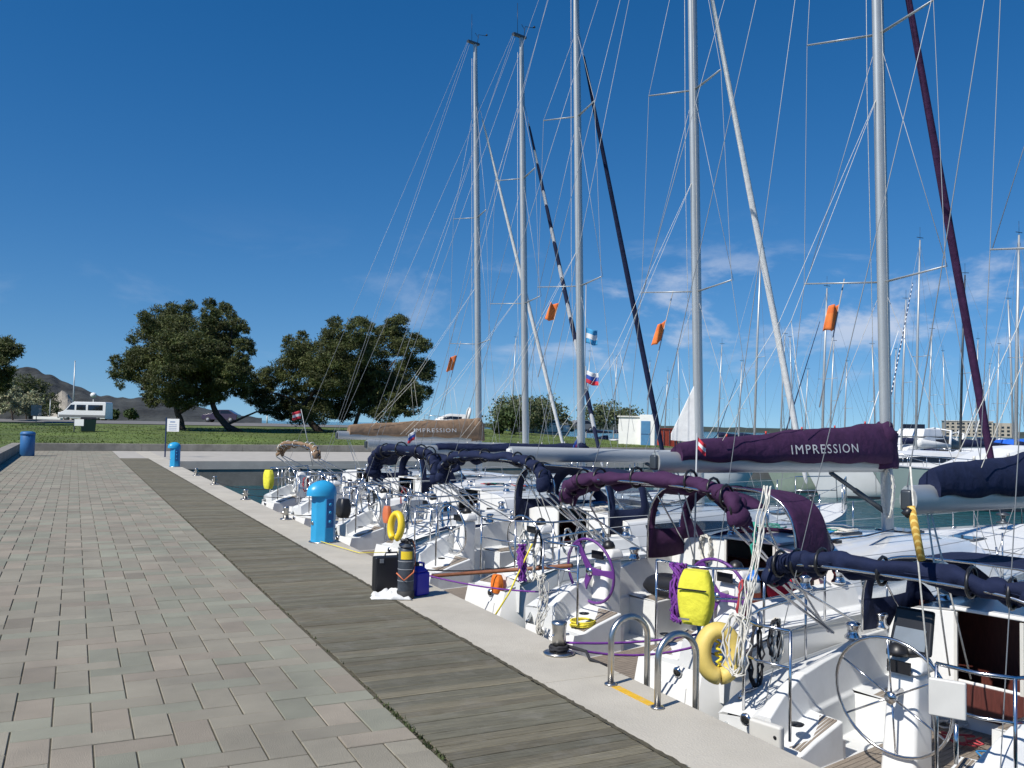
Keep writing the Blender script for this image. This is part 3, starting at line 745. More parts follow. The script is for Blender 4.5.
    # cockpit deck lofts ----
    def ccw(u): return hb(u) - .52
    def seat(u): return zs(u) - .14
    cz = .24
    def cock(u, ws, cs):
        b, z, wc = hb(u), zs(u), ccw(u)
        h = [(b, z), (b - .05, z + .025), (wc + .2, z + .04), (wc + .13, z + .04 + cs * .85), (wc + .02, z + .04 + cs), (wc - .03, z - .12), (ws, z - .14), (ws - .01, sole), (0, sole)]
        return [(u, w, zz) for w, zz in h] + [(u, -w, zz) for w, zz in h[-2::-1]]
    a0 = .36
    mb = MB()
    mb.loft([cock(u, go, .05 + .04 * i) for i, u in enumerate((a0, .6, .95))], smooth=False)
    mb.loft([cock(u, ccw(u) - .06, .12 + .03 * i) for i, u in enumerate((.951, 1.3, 1.7))], smooth=False)
    mb.loft([cock(u, ccw(u) - .48, .18 + .06 * min(i, 1)) for i, u in enumerate((1.701, 2.0, 2.35, cu0))], smooth=False)
    # vertical closers of the seat blocks
    for (u, wa) in ((.951, True), (1.70, True)):
        for sgn in (1, -1):
            o_ = ccw(u) - .04; i_ = go if u < 1 else ccw(u) - .48
            mb.add([(u, sgn * o_, sole), (u, sgn * i_, sole), (u, sgn * i_, seat(u)), (u, sgn * o_, seat(u))], [(0, 1, 2, 3)])
    # outer skins of the coaming at the aft end
    for sgn in (1, -1):
        b = hb(a0); z = zs(a0); wc = ccw(a0)
        mb.add([(a0, sgn * (wc + .2), z + .04), (a0, sgn * (wc + .13), z + .085), (a0, sgn * (wc + .02), z + .09), (a0, sgn * (wc - .03), z - .12), (a0, sgn * go, z - .14), (a0, sgn * go, sole), (a0, sgn * (b - .02), sole), (a0, sgn * (b - .01), z)], [tuple(range(8))])
    mb.build('cockpit', 'deck', root, bev=.016)
    q = MB()       # teak on sole and seats
    tk = 'teak' if teak else 'deck'
    z = sole + .005
    hullw = lambda u: ccw(u) - .1
    n = 9
    for k in range(-n, n):
        w0, w1 = k * .05 + .003, (k + 1) * .05 - .003
        q.box(ush(0, sole) + .02, cu0 - .02, w0, w1, sole - .01, z)
    q.build('teak_sole', tk, root)
    for sgn in (1, -1):
        q = MB()
        for k in range(8):
            f0, f1 = k / 8 + .008, (k + 1) / 8 - .008
            A = lambda u, f: (u, sgn * lerp(ccw(u) - .06, ccw(u) - .46, f), seat(u) + .012)
            q.prism([A(1.74, f0), A(cu0 - .03, f0), A(cu0 - .03, f1), A(1.74, f1)], (0, 0, -.01), (0, 0, 0))
        q.build('seat', tk, root)
        q = MB()
        for k in range(7):
            f0, f1 = lerp(go + .03, ccw(.6) - .06, k / 7) + .004, lerp(go + .03, ccw(.6) - .06, (k + 1) / 7) - .004
            q.prism([(.42, sgn * f0, seat(.42) + .012), (.93, sgn * f0, seat(.93) + .012), (.93, sgn * f1, seat(.93) + .012), (.42, sgn * f1, seat(.42) + .012)], (0, 0, -.012), (0, 0, 0))
        q.build('helm_seat', tk, root)
    # coachroof + side decks + foredeck
    def cab(u):
        b, z = hb(u), zs(u); t = (u - cu0) / (cu1 - cu0)
        wk = min(lerp(ccw(cu0) + .05, .55, t ** 1.7), b - .3); hc = roofh * (1 - .85 * t ** 2.2)
        h = [(b, z), (b - .05, z + .025), (wk + .08, z + .045), (wk, z + .06), (wk - .05, z + .06 + hc * .55), (wk - .12, z + .06 + hc * .92), (wk * .72, z + .06 + hc + .03), (wk * .36, z + .06 + hc + .06), (0, z + .06 + hc + .07)]
        h = [(max(w, 0), zz) for w, zz in h]
        return h
    b_.cab = cab
    full = lambda u, h: [(u, w, zz) for w, zz in h] + [(u, -w, zz) for w, zz in h[-2::-1]]
    cus = list(np.linspace(cu0, cu1, 14))
    mb = MB().loft([full(u, cab(u)) for u in cus], smooth=False)
    mb.build('coachroof', 'gel', root, bev=.03, seg=3)
    def fore(u):
        b, z = hb(u), zs(u); wk = .5 * max(0, 1 - (u - cu1) / (L - cu1))
        return [(b, z), (max(b - .05, 0), z + .02), (b * .7, z + .045), (b * .45, z + .055), (b * .2, z + .06), (0, z + .062)]
    mb = MB().loft([full(u, fore(u)) for u in np.linspace(cu1, L, 9)], smooth=False)
    hlast = cab(cu1)
    mb.add([(cu1, w, zz) for w, zz in hlast[2:]] + [(cu1, -w, zz) for w, zz in hlast[-2:1:-1]], [tuple(range(2 * len(hlast[2:]) - 1))])
    mb.build('foredeck', 'deck', root)
    # bulkhead with companionway
    h = cab(cu0); cwid = .36 if fb > 1.1 else .29; seatw = ccw(cu0) - .03
    rz_ = lambda w: np.interp(w, [p[0] for p in h[::-1]], [p[1] for p in h[::-1]])
    mb = MB()
    for sgn in (1, -1):
        poly = [(cu0, sgn * cwid, sole), (cu0, sgn * (seatw - .03), sole), (cu0, sgn * h[2][0], h[2][1])] + [(cu0, sgn * w, zz) for w, zz in h[3:7]] + [(cu0, sgn * cwid, float(rz_(cwid)))]
        mb.prism(poly, (-.002, 0, 0), (-.035, 0, 0))
    mb.prism([(cu0, -cwid, sole), (cu0, cwid, sole), (cu0, cwid, sole + .42), (cu0, -cwid, sole + .42)], (-.002, 0, 0), (-.03, 0, 0))
    mb.build('bulkhead', 'gel', root, bev=.008)
    for sgn in (1, -1): MB().box(cu0 - .055, cu0 - .036, min(sgn * cwid, sgn * (cwid - .03)), max(sgn * cwid, sgn * (cwid - .03)), sole + .4, float(rz_(cwid))).build('companionway_frame', 'offw', root)
    MB().box(cu0 - .06, cu0 - .031, -cwid, cwid, sole + .12, sole + .40).build('washboard', 'mahog', root)
    MB().box(cu0 + .55, cu0 + .58, -.9, .9, .2, 1.55).build('cabin_interior', 'mahog', root)
    MB().box(cu0 - .03, cu0 + .95, -cwid - .05, cwid + .05, h[-1][1] + .0, h[-1][1] + .035).build('sliding_hatch', 'gel', root, bev=.01)
    # windows on the coachroof side
    def cabside(u, f, sgn, off=.006):
        hh = cab(u); a, c = hh[3], hh[4]; d_ = hh[5]
        if f < .6: w, zz = lerp(a[0], c[0], f / .6), lerp(a[1], c[1], f / .6)
        else: w, zz = lerp(c[0], d_[0], (f - .6) / .4), lerp(c[1], d_[1], (f - .6) / .4)
        return V(u, sgn * (w + off), zz)
    for sgn in (1, -1):
        q = MB(); us_ = np.linspace(cu0 + .35, cu0 + 3.3, 12)
        q.loft([[cabside(u, .18 + .1 * abs(i / 11 - .4), sgn), cabside(u, .5, sgn), cabside(u, .85 - .35 * (i / 11) ** 2, sgn, .008)] for i, u in enumerate(us_)], flip=sgn < 0)
        q.build('cabin_window', 'glassd', root)
    for k, u in enumerate((cu0 + 1.6, cu0 + 3.3, cu1 + .5)):
        zt = cab(min(u + .2, cu1))[-1][1] + .0 if u < cu1 else zs(u) + .07
        fr = MB().box(u, u + .48, -.25, .25, zt - .03, zt + .02).build('hatch', 'alu_d', root, bev=.01)
        MB().box(u + .03, u + .45, -.22, .22, zt + .021, zt + .03).build('hatch_glass', 'glassd', fr)
    if detail:
        for sgn in (1, -1):
            MB().tube([(u, sgn * (cab(u)[6][0] - .02), cab(u)[6][1] + (.07 if 0 < i < 5 else -.01)) for i, u in enumerate(np.linspace(cu0 + 1.2, cu0 + 3.6, 6))], .014, 6).build('handrail', 'steel', root)
        # winches
        wpos = [(2.5, ccw(2.5) + .08, zs(2.5) + .27), (1.95, ccw(1.95) + .08, zs(1.95) + .26)]
        for sgn in (1, -1):
            for (u, w, z_) in wpos + [(cu0 + .45, .62, cab(cu0 + .45)[6][1] + .01)]:
                MB().lathe([(.075, 0), (.078, .02), (.055, .05), (.05, .09), (.068, .12), (.07, .135), (.045, .15), (.02, .155)], 14, Matrix.Translation((u, sgn * w, z_))).build('winch', 'steel', root)
            q = MB()
            for k in range(3): q.box(cu0 + .85, cu0 + .97, sgn * .5 + k * .045 * sgn - .015, sgn * .5 + k * .045 * sgn + .015, cab(cu0 + .9)[6][1] + .005, cab(cu0 + .9)[6][1] + .055)
            q.build('rope_clutch', 'black', root)
    # steering
    wu_ = wu or .9
    def helm(w):
        pz = zs(1.2) + (.50 if twin else .44)
        p = MB().frus(wu_ + .22, w, sole, pz - .12, .15, .14, .12, .12, ox=.06).frus(wu_ + .28, w, pz - .12, pz, .15, .15, .08, .12, ox=.03).build('pedestal', 'gel', root, bev=.04, seg=3)
        MB().box(wu_ + .10, wu_ + .12, w - .09, w + .09, pz - .11, pz - .02).build('instrument', 'black', p)
        MB().lathe([(.075, 0), (.075, .03), (.055, .07), (.02, .09)], 14, Matrix.Translation((wu_ + .29, w, pz))).build('compass', 'black', p)
        hz = zs(1.2) + (.26 if twin else .17); c = V(wu_, w, hz)
        wl = empty('steering_wheel', c); wl.parent = root; wl.rotation_euler = (0, R(-8), 0)
        rim = MB().tube([(0, wr * math.cos(a), wr * math.sin(a)) for a in np.linspace(0, 2 * PI, 41)[:-1]], .0165 if twin else .0125, 8, closed=True).build('rim', wheelm, wl)
        if wheelm == 'wheel_p':
            for k in range(3):
                a = PI / 3 + k * 2 * PI / 3; d_ = V(0, math.cos(a), math.sin(a)); n_ = V(0, -math.sin(a), math.cos(a))
                q = MB(); pl = [d_ * .0 - n_ * .05, d_ * .0 + n_ * .05, d_ * wr * .55 + n_ * .03, d_ * (wr - .01) + n_ * .045, d_ * (wr - .01) - n_ * .045, d_ * wr * .55 - n_ * .03]
                q.prism(pl, (-.012, 0, 0), (.012, 0, 0)); q.build('spoke', wheelm, wl, bev=.006)
        else:
            for k in range(6 if not twin else 5):
                a = PI / 2 + k * 2 * PI / (6 if not twin else 5)
                MB().tube([(0, .03 * math.cos(a), .03 * math.sin(a)), (0, wr * math.cos(a), wr * math.sin(a))], .008, 6).build('spoke', 'steel', wl)
        MB().lathe([(.045, -.03), (.045, .0), (.03, .03), (.02, .2)], 12, Matrix.Rotation(PI / 2, 4, 'Y')).build('hub', 'steel', wl)
    if twin:
        helm(.90); helm(-.90)
    else: helm(.0)
    if detail and not twin and False:
        q = MB(); q.frus(2.2, 0, sole, zs(2) - .06, .3, .05, .28, .04); q.build('cockpit_table', 'gel', root, bev=.02)
        MB().box(1.85, 2.55, -.12, .12, zs(2) - .055, zs(2) - .02).build('table_top', tk, root, bev=.01)
    elif detail and twin:
        MB().frus(2.1, 0, sole, zs(2) - .08, .3, .12, .28, .1).build('cockpit_table', 'gel', root, bev=.03)
        MB().box(1.75, 2.45, -.17, .17, zs(2) - .075, zs(2) - .045).build('table_top', tk, root, bev=.01)
    # pushpit, stanchions, lifelines
    for sgn in (1, -1):
        def rl(h_): return [(ush(0, fb) + .06, sgn * .56, zr0 + h_), (ush(0, fb) + .04, sgn * (hb(.1) - .28), zr0 + h_), (ush(0, fb) + .12, sgn * (hb(.1) - .1), zr0 + h_), (.9, sgn * (hb(.9) - .07), zs(.9) + h_), (1.75, sgn * (hb(1.7) - .06), zs(1.7) + h_)]
        q = MB().tube(rl(.62), .0135, 8).tube(rl(.34), .011, 6)
        for p in (rl(.62)[0], rl(.62)[2], rl(.62)[3], rl(.62)[4]):
            q.tube([(p[0], p[1], zs(p[0] - .15) + .0), p], .0125, 8)
        q.build('pushpit', 'steel', root)
        pts = []
        for u in np.linspace(3.4, L - 1.3, 4 if L > 9 else 3):
            p = V(u, sgn * (hb(u) - .06), zs(u)); pts.append(p + V(0, 0, .6))
            s_ = MB().tube([p, p + V(0, 0, .61)], .011, 7).tube([p, p + V(0, 0, .07)], .02, 7); s_.build('stanchion', 'steel', root)
        pb = V(L - .9, sgn * (hb(L - .9) - .04), zs(L) + .62)
        for dz in (0, -.3):
            q = MB().tube([V(*rl(.62)[4]) + V(0, 0, dz)] + [p + V(0, 0, dz) for p in pts] + [pb + V(0, 0, dz)], .0045, 5); q.build('lifeline', 'wire', root)
        q = MB().tube([pb - V(0, 0, .62), pb, V(L - .05, sgn * .12, zs(L) + .64), V(L - .02, sgn * .1, zs(L))], .013, 7).tube([pb - V(0, 0, .3), V(L - .05, sgn * .12, zs(L) + .33)], .011, 6)
        q.build('pulpit', 'steel', root)
        MB().tube([(.55, sgn * (hb(.5) - .1), zs(.5) + .05), (.6, sgn * (hb(.5) - .1), zs(.5) + .1), (.8, sgn * (hb(.5) - .1), zs(.5) + .1), (.85, sgn * (hb(.5) - .1), zs(.5) + .05)], .016, 7).build('cleat', 'steel', root)
    if inmast:
        q = MB(); a, c, d_ = mtp(2.95), mtp(4.0), mtp(2.98) - V(.62, 0, 0)
        q.prism([a, c, d_ + V(.3, .3, .12), d_ + V(.3, .3, 0)], (0, -.008, 0), (0, .008, 0)); q.build('mainsail_clew', 'sail', root)
    if detail:
        for sgn in (1, -1):
            w_ = sgn * (hb(.3) * .5 + go * .5)
            tz = lambda z_: ush(0, z_) - .012
            q = MB(); q.prism([(tz(.50), w_ - .2, .50), (tz(.50), w_ + .2, .50), (tz(.82), w_ + .17, .82), (tz(.82), w_ - .17, .82)], (-.006, 0, 0), (.01, 0, 0)); q.build('locker_hatch', 'white', root, bev=.02)
            MB().lathe([(.03, 0), (.05, .01), (.05, .02), (.03, .03)], 12, Matrix.Translation((tz(.95) - .0, w_ + sgn * .05, .93)) @ Matrix.Rotation(-PI / 2, 4, 'Y')).build('fitting', 'steel', root)
        # coiled lines hung on the rails and lying in the cockpit
        rj = random.Random(int(Y0 * 10))
        for k in range(5):
            sgn = rj.choice((1, -1)); u_ = rj.uniform(.2, 1.7); w_ = sgn * (hb(u_) - .08); P = []
            tt = rj.uniform(2, 5); h_ = rj.uniform(.16, .28)
            for i in range(int(tt * 16)):
                a = i * PI / 8; P.append(V(u_ + .07 * math.sin(a) + rj.uniform(-.02, .02), w_ - sgn * .03 + rj.uniform(-.025, .025), fb + .5 - h_ + h_ * math.cos(a) + .02 * rj.random()))
            MB().tube(P, .009, 5).build('coiled_line', rj.choice(['rope_w', 'rope_w', 'rope_k', 'rope_b', 'rope_r', 'grey_c']), root)
        for k in range(6):
            u_, w_ = rj.uniform(1.75, cu0 + 1.5), rj.uniform(-.5, .5)
            z_ = (cab(u_)[-1][1] + .05) if u_ > cu0 + .02 else sole + .03
            P = [V(u_ + rj.uniform(-.25, .25), w_ + rj.uniform(-.25, .25), z_ + rj.uniform(0, .05)) for _ in range(14)]
            Q = [P[0]]
            for a, c in zip(P, P[1:]): Q += [a.lerp(c, .33), a.lerp(c, .66)]
            MB().tube(Q, .008, 5).build('loose_line', rj.choice(['rope_w', 'rope_k', 'rope_r', 'rope_b', 'rope_g']), root)
        # lines led aft over the roof
        for k in range(4):
            w_ = .5 + .045 * (k % 2); sg = 1 if k < 2 else -1
            MB().tube([V(cu0 + .9, sg * w_, cab(cu0 + .9)[6][1] + .06), V(cu0 + 1.8, sg * (w_ - .08), cab(cu0 + 1.8)[6][1] + .05), V(mu - .1, sg * .14, cab(min(mu, cu1))[-1][1] + .05)], .007, 5).build('deck_line', ['rope_w', 'rope_r', 'rope_b', 'rope_k'][k], root)
        # seat cushion / panel, engine instrument panel, speaker and vent plates on the cockpit wall
        for sgn in (1, -1):
            MB().box(cu0 - .052, cu0 - .036, min(sgn * .62, sgn * .86), max(sgn * .62, sgn * .86), zs(2.7) + .02, zs(2.7) + .24).build('instrument_display', 'black', root, bev=.01)
            MB().lathe([(.05, 0), (.06, .012), (.03, .016)], 12, Matrix.Translation((.50, sgn * (go + .12), zs(.5) + .0))).build('speaker', 'black', root)
    if hull_text:
        vs, fs = text_mesh(hull_text, .13, 1.3); out = []
        for a, c, _ in vs:
            p = hullpt(1.9 + a, .98 + c * 1.0, -1, .010); out.append(p)
        MB().add(out, fs).build('hull_lettering', 'alu_d', root)
    # mast ---------------------------------------------------
    mb0 = cab(mu)[-1][1] if mu < cu1 else zs(mu)
    mt = lambda z: V(mu - (z - mb0) * rake, 0, z)
    b_.mt = mt; b_.mh = mh; b_.sp = list(zip(spread, sw))
    q = MB(); n = 16; rws = []
    for z in (mb0 - .02, mb0 + 1, mh * .45, mh * .75, mh * .93, mh):
        f = 1 if z < mh * .7 else lerp(1, .62, (z - mh * .7) / (mh * .3)); c = mt(z)
        rws.append([c + V(mastw * f * math.cos(a), mastw * .66 * f * math.sin(a), 0) for a in [2 * PI * j / n for j in range(n)]])
    q.loft(rws, closed=True, flip=True); q.add(rws[-1], [tuple(range(n))])
    mast = q.build('mast', 'alu', root)
    top = mt(mh)
    q = MB().box(-.3, .14, -.05, .05, .0, .06, T=Matrix.Translation(top)); q.build('masthead', 'alu_d', mast)
    MB().tube([top + V(-.1, .05, .05), top + V(-.12, .05, .95)], .006, 5).build('antenna', 'black', mast)
    MB().tube([top + V(.05, -.05, .05), top + V(.08, -.05, .32), top + V(.38, -.08, .36)], .008, 5).lathe([(.01, 0), (.04, .02), (.01, .06)], 8, Matrix.Translation(top + V(.38, -.08, .36))).tube([top + V(-.1, -.12, .3), top + V(.2, .1, .3)], .007, 5).build('wind_vane', 'black', mast)
    swp = .3; tips = []
    for i, (z, w) in enumerate(zip(spread, sw)):
        for sgn in (1, -1):
            a, c = mt(z) + V(0, sgn * .04, 0), mt(z) + V(-swp * w / 1.05 - .05, sgn * w, .05)
            MB().tube([a, c], [.035, .02], 8, ry=[.014, .011]).build('spreader', 'alu', mast)
        tips.append((z, w))
    chain = lambda sgn: V(mu - .32, sgn * (hb(mu) - .1), zs(mu) + .05)
    hdz = mh * (frac if frac < .97 else .985)
    for sgn in (1, -1):
        path = [chain(sgn)] + [mt(z) + V(-swp * w / 1.05 - .05, sgn * w, .05) for z, w in tips] + [mt(hdz + .1)]
        MB().tube(path, .0050, 5).build('shroud', 'wire', root)
        MB().tube([chain(sgn) + V(.05, -.05 * sgn, 0), mt(spread[0] - .05)], .0045, 5).build('shroud', 'wire', root)
        if len(spread) > 1: MB().tube([mt(spread[0]) + V(-swp, sgn * sw[0], .05), mt(spread[1] - .05)], .005, 5).build('shroud', 'wire', root)
        MB().tube([chain(sgn) - V(0, 0, .02), chain(sgn) + (path[1] - path[0]).normalized() * .35], .014, 6).build('turnbuckle', 'steel', root)
        if toprig: MB().tube([V(ush(0, fb) + .15, sgn * (hb(.1) - .22), zs(.1)), top + V(-.28, sgn * .03, .03)], .0042, 5).build('backstay', 'wire', root)
    gu = gu or L - .55
    hd, ft = mt(hdz) + V(.1, 0, 0), V(gu, 0, zs(gu) + .06)
    MB().tube([ft, hd], .006, 5).build('forestay', 'wire', root)
    if genoa:
        ps = [ft.lerp(hd, k) for k in (.045, .05, .07, .2, .5, .8, .93, .955, .96)]
        MB().tube(ps, [.012, .035, .05, .066, .062, .045, .030, .022, .01], 10).build('furled_genoa', genoa, root)
        MB().lathe([(.05, 0), (.11, .01), (.11, .03), (.04, .05), (.04, .13), (.11, .15), (.11, .17), (.03, .2)], 14, Matrix.Translation(ft + V(-.01, 0, .1))).build('furling_drum', 'alu_d', root)
    # halyards on the mast
    for sgn, k in ((1, .0), (-1, .3)):
        MB().tube([mt(mb0 + .5) + V(-.1, sgn * .11, 0), mt(mh * .5) + V(-.14, sgn * (.11 + k * .1), 0), mt(mh * .97) + V(-.1, sgn * .05, 0)], .0045, 5).build('halyard', 'rope_w', root)
    # boom
    bz = boomz; bf = mt(bz) - V(mastw + .03, 0, 0); ba = V(bf.x - boomL, 0, bz + .08)
    q = MB(); ring = [(.115 * math.sin(a) * .62, .115 * math.cos(a)) for a in [2 * PI * j / 14 for j in range(14)]]
    q.loft([[V(p.x, w, p.z - .1 + zz) for w, zz in ring] for p in (ba, bf)], closed=True); q.add([V(ba.x, w, ba.z - .1 + zz) for w, zz in ring], [tuple(range(14))])
    bo = q.build('boom', boomm, root)
    MB().box(ba.x - .05, ba.x + .01, -.045, .045, ba.z - .18, ba.z - .02).build('boom_end', 'white' if inmast else 'alu_d', bo, bev=.02)
    MB().tube([mt(mb0 + .3) + V(-.12, 0, 0), bf + V(-1.3, 0, -.2)], .03, 8).tube([mt(mb0 + .3) + V(-.12, 0, 0), (mt(mb0 + .3) + V(-.12, 0, 0)).lerp(bf + V(-1.3, 0, -.2), .55)], .04, 8).build('vang', 'alu_d', root)
    MB().tube([ba + V(.3, 0, -.2), V(ba.x + .9, .1, zs(2.5) + .1)], .008, 5).tube([ba + V(.36, 0, -.2), V(ba.x + .95, -.05, zs(2.5) + .1)], .008, 5).build('mainsheet', 'rope_w', root)
    MB().tube([ba + V(-.02, 0, 0), top + V(-.2, 0, 0)], .0045, 5).build('topping_lift', 'wire', root)
    if cover:
        nn = 18; rows = []
        def sect(t, hgt, wid, zoff):
            return [(-wid * .5, zoff), (-wid * .56, zoff + hgt * .25), (-wid * .5, zoff + hgt * .55), (-wid * .30, zoff + hgt * .85), (-wid * .08, zoff + hgt), (wid * .08, zoff + hgt), (wid * .30, zoff + hgt * .85), (wid * .5, zoff + hgt * .55), (wid * .56, zoff + hgt * .25), (wid * .5, zoff)]
        def cvr(t):
            hgt = lerp(coverh[0], coverh[1], t ** .85) + .010 * math.sin(t * 15)
            wid = lerp(.17, .34, min(1, t * 1.6)); x = lerp(ba.x + .35, bf.x + .0, t)
            if t > .97: wid *= .95
            return x, sect(t, hgt, wid, -.06 + .008 * math.sin(t * 31))
        base = lambda x: lerp(bz, ba.z, (bf.x - x) / boomL) - .02
        rows = []
        for i in range(nn * 2 + 1):
            t = i / (nn * 2); x, se = cvr(t)
            rows.append([V(x, w + .006 * math.sin(i * 1.7 + j), base(x) + zz + (.01 * math.sin(i * .9 + j * 2))) for j, (w, zz) in enumerate(se)])
        q = MB().loft(rows, closed=True, flip=True); q.add(rows[0], [tuple(range(10))])
        # collar round the mast
        rws = []
        for k, z in enumerate(np.linspace(-.15, coverh[1] - .06, 9)):
            f = 1 + .25 * math.sin(k * 1.3) * .2; c = mt(bz + z); sx = (.27 if k < 7 else .2) * f; sy = (.17 if k < 7 else .12) * f
            if k == 8: sx, sy = mastw * 1.08, mastw * .75
            rws.append([c + V(sx * math.cos(a) - .08 * (k < 8), sy * math.sin(a), .02 * math.sin(3 * a + k)) for a in [2 * PI * j / 14 for j in range(14)]])
        q.loft(rws, closed=True, flip=True); q.add(rws[0], [tuple(range(14))]); q.add(rws[-1], [tuple(range(14))])
        cv = q.build('sail_cover', cover, root)
        b_.cover = cv
        for t in np.linspace(.2, .9, 5):
            x, se = cvr(t); z_ = base(x) + se[4][1]
            MB().tube([(x, 0, z_), (x, 0, z_ + .04)], .012, 5).build('lazy_jack_loop', 'redp' if cover == 'purple' else 'rope_w', cv)
        if letter:
            vs, fs = text_mesh(letter, 1., 1.2)
            mx_ = max(v_[0] for v_ in vs) - min(v_[0] for v_ in vs); my_ = max(v_[1] for v_ in vs) - min(v_[1] for v_ in vs)
            vs = [(a * lett_w / mx_, c * lett_h / my_, 0) for a, c, _ in vs]
            xc = lerp(bf.x, ba.x, lett_u); out = []
            for (a, c, _) in vs:
                x = xc + a; t = (x - (ba.x + .35)) / (bf.x - ba.x - .35); hgt = lerp(coverh[0], coverh[1], max(t, .02) ** .85)
                zz = base(x) - .06 + hgt * .40 + c
                se = cvr(max(t, .02))[1]; rel = zz - base(x)
                zsx = [p[1] for p in se[:5]]; wsx = [p[0] for p in se[:5]]
                w = float(np.interp(rel, zsx, wsx)); out.append((x, w - .016, zz))
            MB().add(out, [f for f in fs]).build('lettering', 'sail', cv)
    for sgn in (1, -1):
        lj = mt(mh * .5)
        MB().tube([lj, mt(mh * .5).lerp(V(ba.x + 1.5, sgn * .12, bz + .35), .72), V(ba.x + 1.0, sgn * .12, bz + .22)], .004, 4).tube([mt(mh * .5).lerp(V(ba.x + 1.5, sgn * .12, bz + .35), .72), V(ba.x + 2.6, sgn * .14, bz + .35)], .004, 4).build('lazy_jack', 'rope_w', root)
    # bimini : a rolled cloth on stainless hoops
    if bimini:
        bm, bu, bwid, bzl, bzt, rad = bimini
        def hoop(u0, zt, wid, foot_u, k=22, zl=None):
            pts = [V(foot_u, wid * 1.0, zs(2) + .3)]
            for i in range(k + 1):
                a = PI * i / k; c_, s_ = math.cos(a), math.sin(a)
                pts.append(V(u0, wid * math.copysign(abs(c_) ** .55, c_), lerp(zl or bzl, zt, abs(s_) ** .6)))
            pts.append(V(foot_u, -wid, zs(2) + .3)); return pts
        bim = empty('bimini', (0, 0, 0)); bim.parent = root
        H1 = hoop(bu, bzt, bwid, bu + 1.0); MB().tube(H1, .0135, 7).build('frame', 'steel', bim)
        MB().tube(hoop(bu + .16, bzt - .03, bwid - .02, bu + 1.0), .0125, 7).build('frame', 'steel', bim)
        for sgn in (1, -1): MB().tube([V(bu + .05, sgn * bwid, bzl + .1), V(bu + 1.6, sgn * (bwid + .05), zs(2) + .28)], .011, 6).build('brace', 'steel', bim)
        pts = H1[1:-1]; P = []; rr = []
        for i in range(len(pts) - 1):
            for k in range(3): P.append(pts[i].lerp(pts[i + 1], k / 3) + V(.07, 0, .03))
        P.append(pts[-1] + V(.07, 0, .03))
        P = [p + V(.05 * noise.noise(Vector((i * .5, Y0, 1))), 0, .05 * noise.noise(Vector((i * .4, Y0, 5)))) for i, p in enumerate(P)]
        rr = [rad * (1 + .6 * noise.noise(Vector((i * .8, bu, Y0))) + (.18 if i % 7 in (0, 1, 2) else -.12)) * (.6 if i in (0, len(P) - 1) else 1) for i in range(len(P))]
        ry = [rad * 1.5 * (1 + .5 * noise.noise(Vector((i * .7, bu + 4, Y0)))) for i in range(len(P))]
        q = MB().tube(P, rr, 12, ry=ry)
        q.tube([p + V(.12, 0, -.05 + .05 * math.sin(i * .8)) for i, p in enumerate(P)], [r_ * .75 for r_ in rr], 10)
        c_ = q.build('canopy', bm, bim, sub=1)
        if spreadb:
            Hb = hoop(bu + spreadb, bzt - .06, bwid + .03, bu + 1.0)[1:-1]; n_ = len(Hb); rws = []
            MB().tube(hoop(bu + spreadb, bzt - .06, bwid + .03, bu + 1.0), .012, 7).build('frame', 'steel', bim)
            k0, k1 = (0, n_) if spreadb > 1 else (2, n_ - 2)
            for t in np.linspace(0, 1, 8):
                rws.append([a.lerp(c, t) + V(0, 0, .035 - .09 * math.sin(PI * t) * (.6 + .8 * noise.noise(Vector((i_ * .35, Y0, t))))) for i_, (a, c) in enumerate(zip(pts[k0:k1], Hb[k0:k1]))])
            q = MB().loft(rws); q.build('canopy_sheet', bm, bim, solid=.006)
            if spreadb > 1: MB().loft([[p + V(.01 * k, 0, -.13 * k + .03 * math.sin(i_ * 1.1)) for i_, p in enumerate(Hb)] for k in range(3)]).build('canopy_skirt', bm, bim, solid=.006)
        for i in range(4, len(P) - 3, 7):
            MB().tube([P[i] + V(rad * 1.75 * math.cos(a) + .03, .02 * math.cos(a), rad * 1.5 * math.sin(a)) for a in np.linspace(0, 2 * PI, 13)[:-1]], .014, 5, closed=True).build('strap', 'black' if bm != 'brown' else 'rope_w', c_)
    # sprayhood
    if hood:
        hm, hw, ht = hood
        hd_ = empty('sprayhood', (0, 0, 0)); hd_.parent = root
        ua, ub, uc = (cu0 - .68, cu0 + .0, cu0 + 1.0) if hoodopen else (cu0 - .35, cu0 + .55, cu0 + 1.5)
        nA = 24
        def arch_(u, wid, zb, zt, e=.5):
            return [V(u, wid * math.copysign(abs(math.cos(a)) ** e, math.cos(a)), lerp(zb, zt, abs(math.sin(a)) ** (e * .95))) for a in [PI * i / nA for i in range(nA + 1)]]
        zr = cab(cu0)[-1][1]; zb = zs(cu0) + .28
        A = arch_(ua, hw, zb, zr + ht); B = arch_(ub, hw * .96, zb + .02, zr + ht * .93)
        wC = hw * .86; Cc = [V(uc - .75 * abs(math.cos(a)) ** 2.2 * 1.0, wC * math.copysign(abs(math.cos(a)) ** .7, math.cos(a)), max(zr - .005 - .12 * abs(math.cos(a)) ** 3, 0)) for a in [PI * i / nA for i in range(nA + 1)]]
        rows = []
        for k in range(7): rows.append([a.lerp(b, k / 6) - V(0, 0, .02 * math.sin(k / 6 * PI)) for a, b in zip(A, B)])
        for k in range(1, 9): rows.append([a.lerp(b, k / 8) + V(0, 0, .04 * math.sin(k / 8 * PI)) for a, b in zip(B, Cc)])
        flat = [p for r_ in rows for p in r_]; n1 = nA + 1
        fab, win = MB(), MB(); ff, wf = [], []
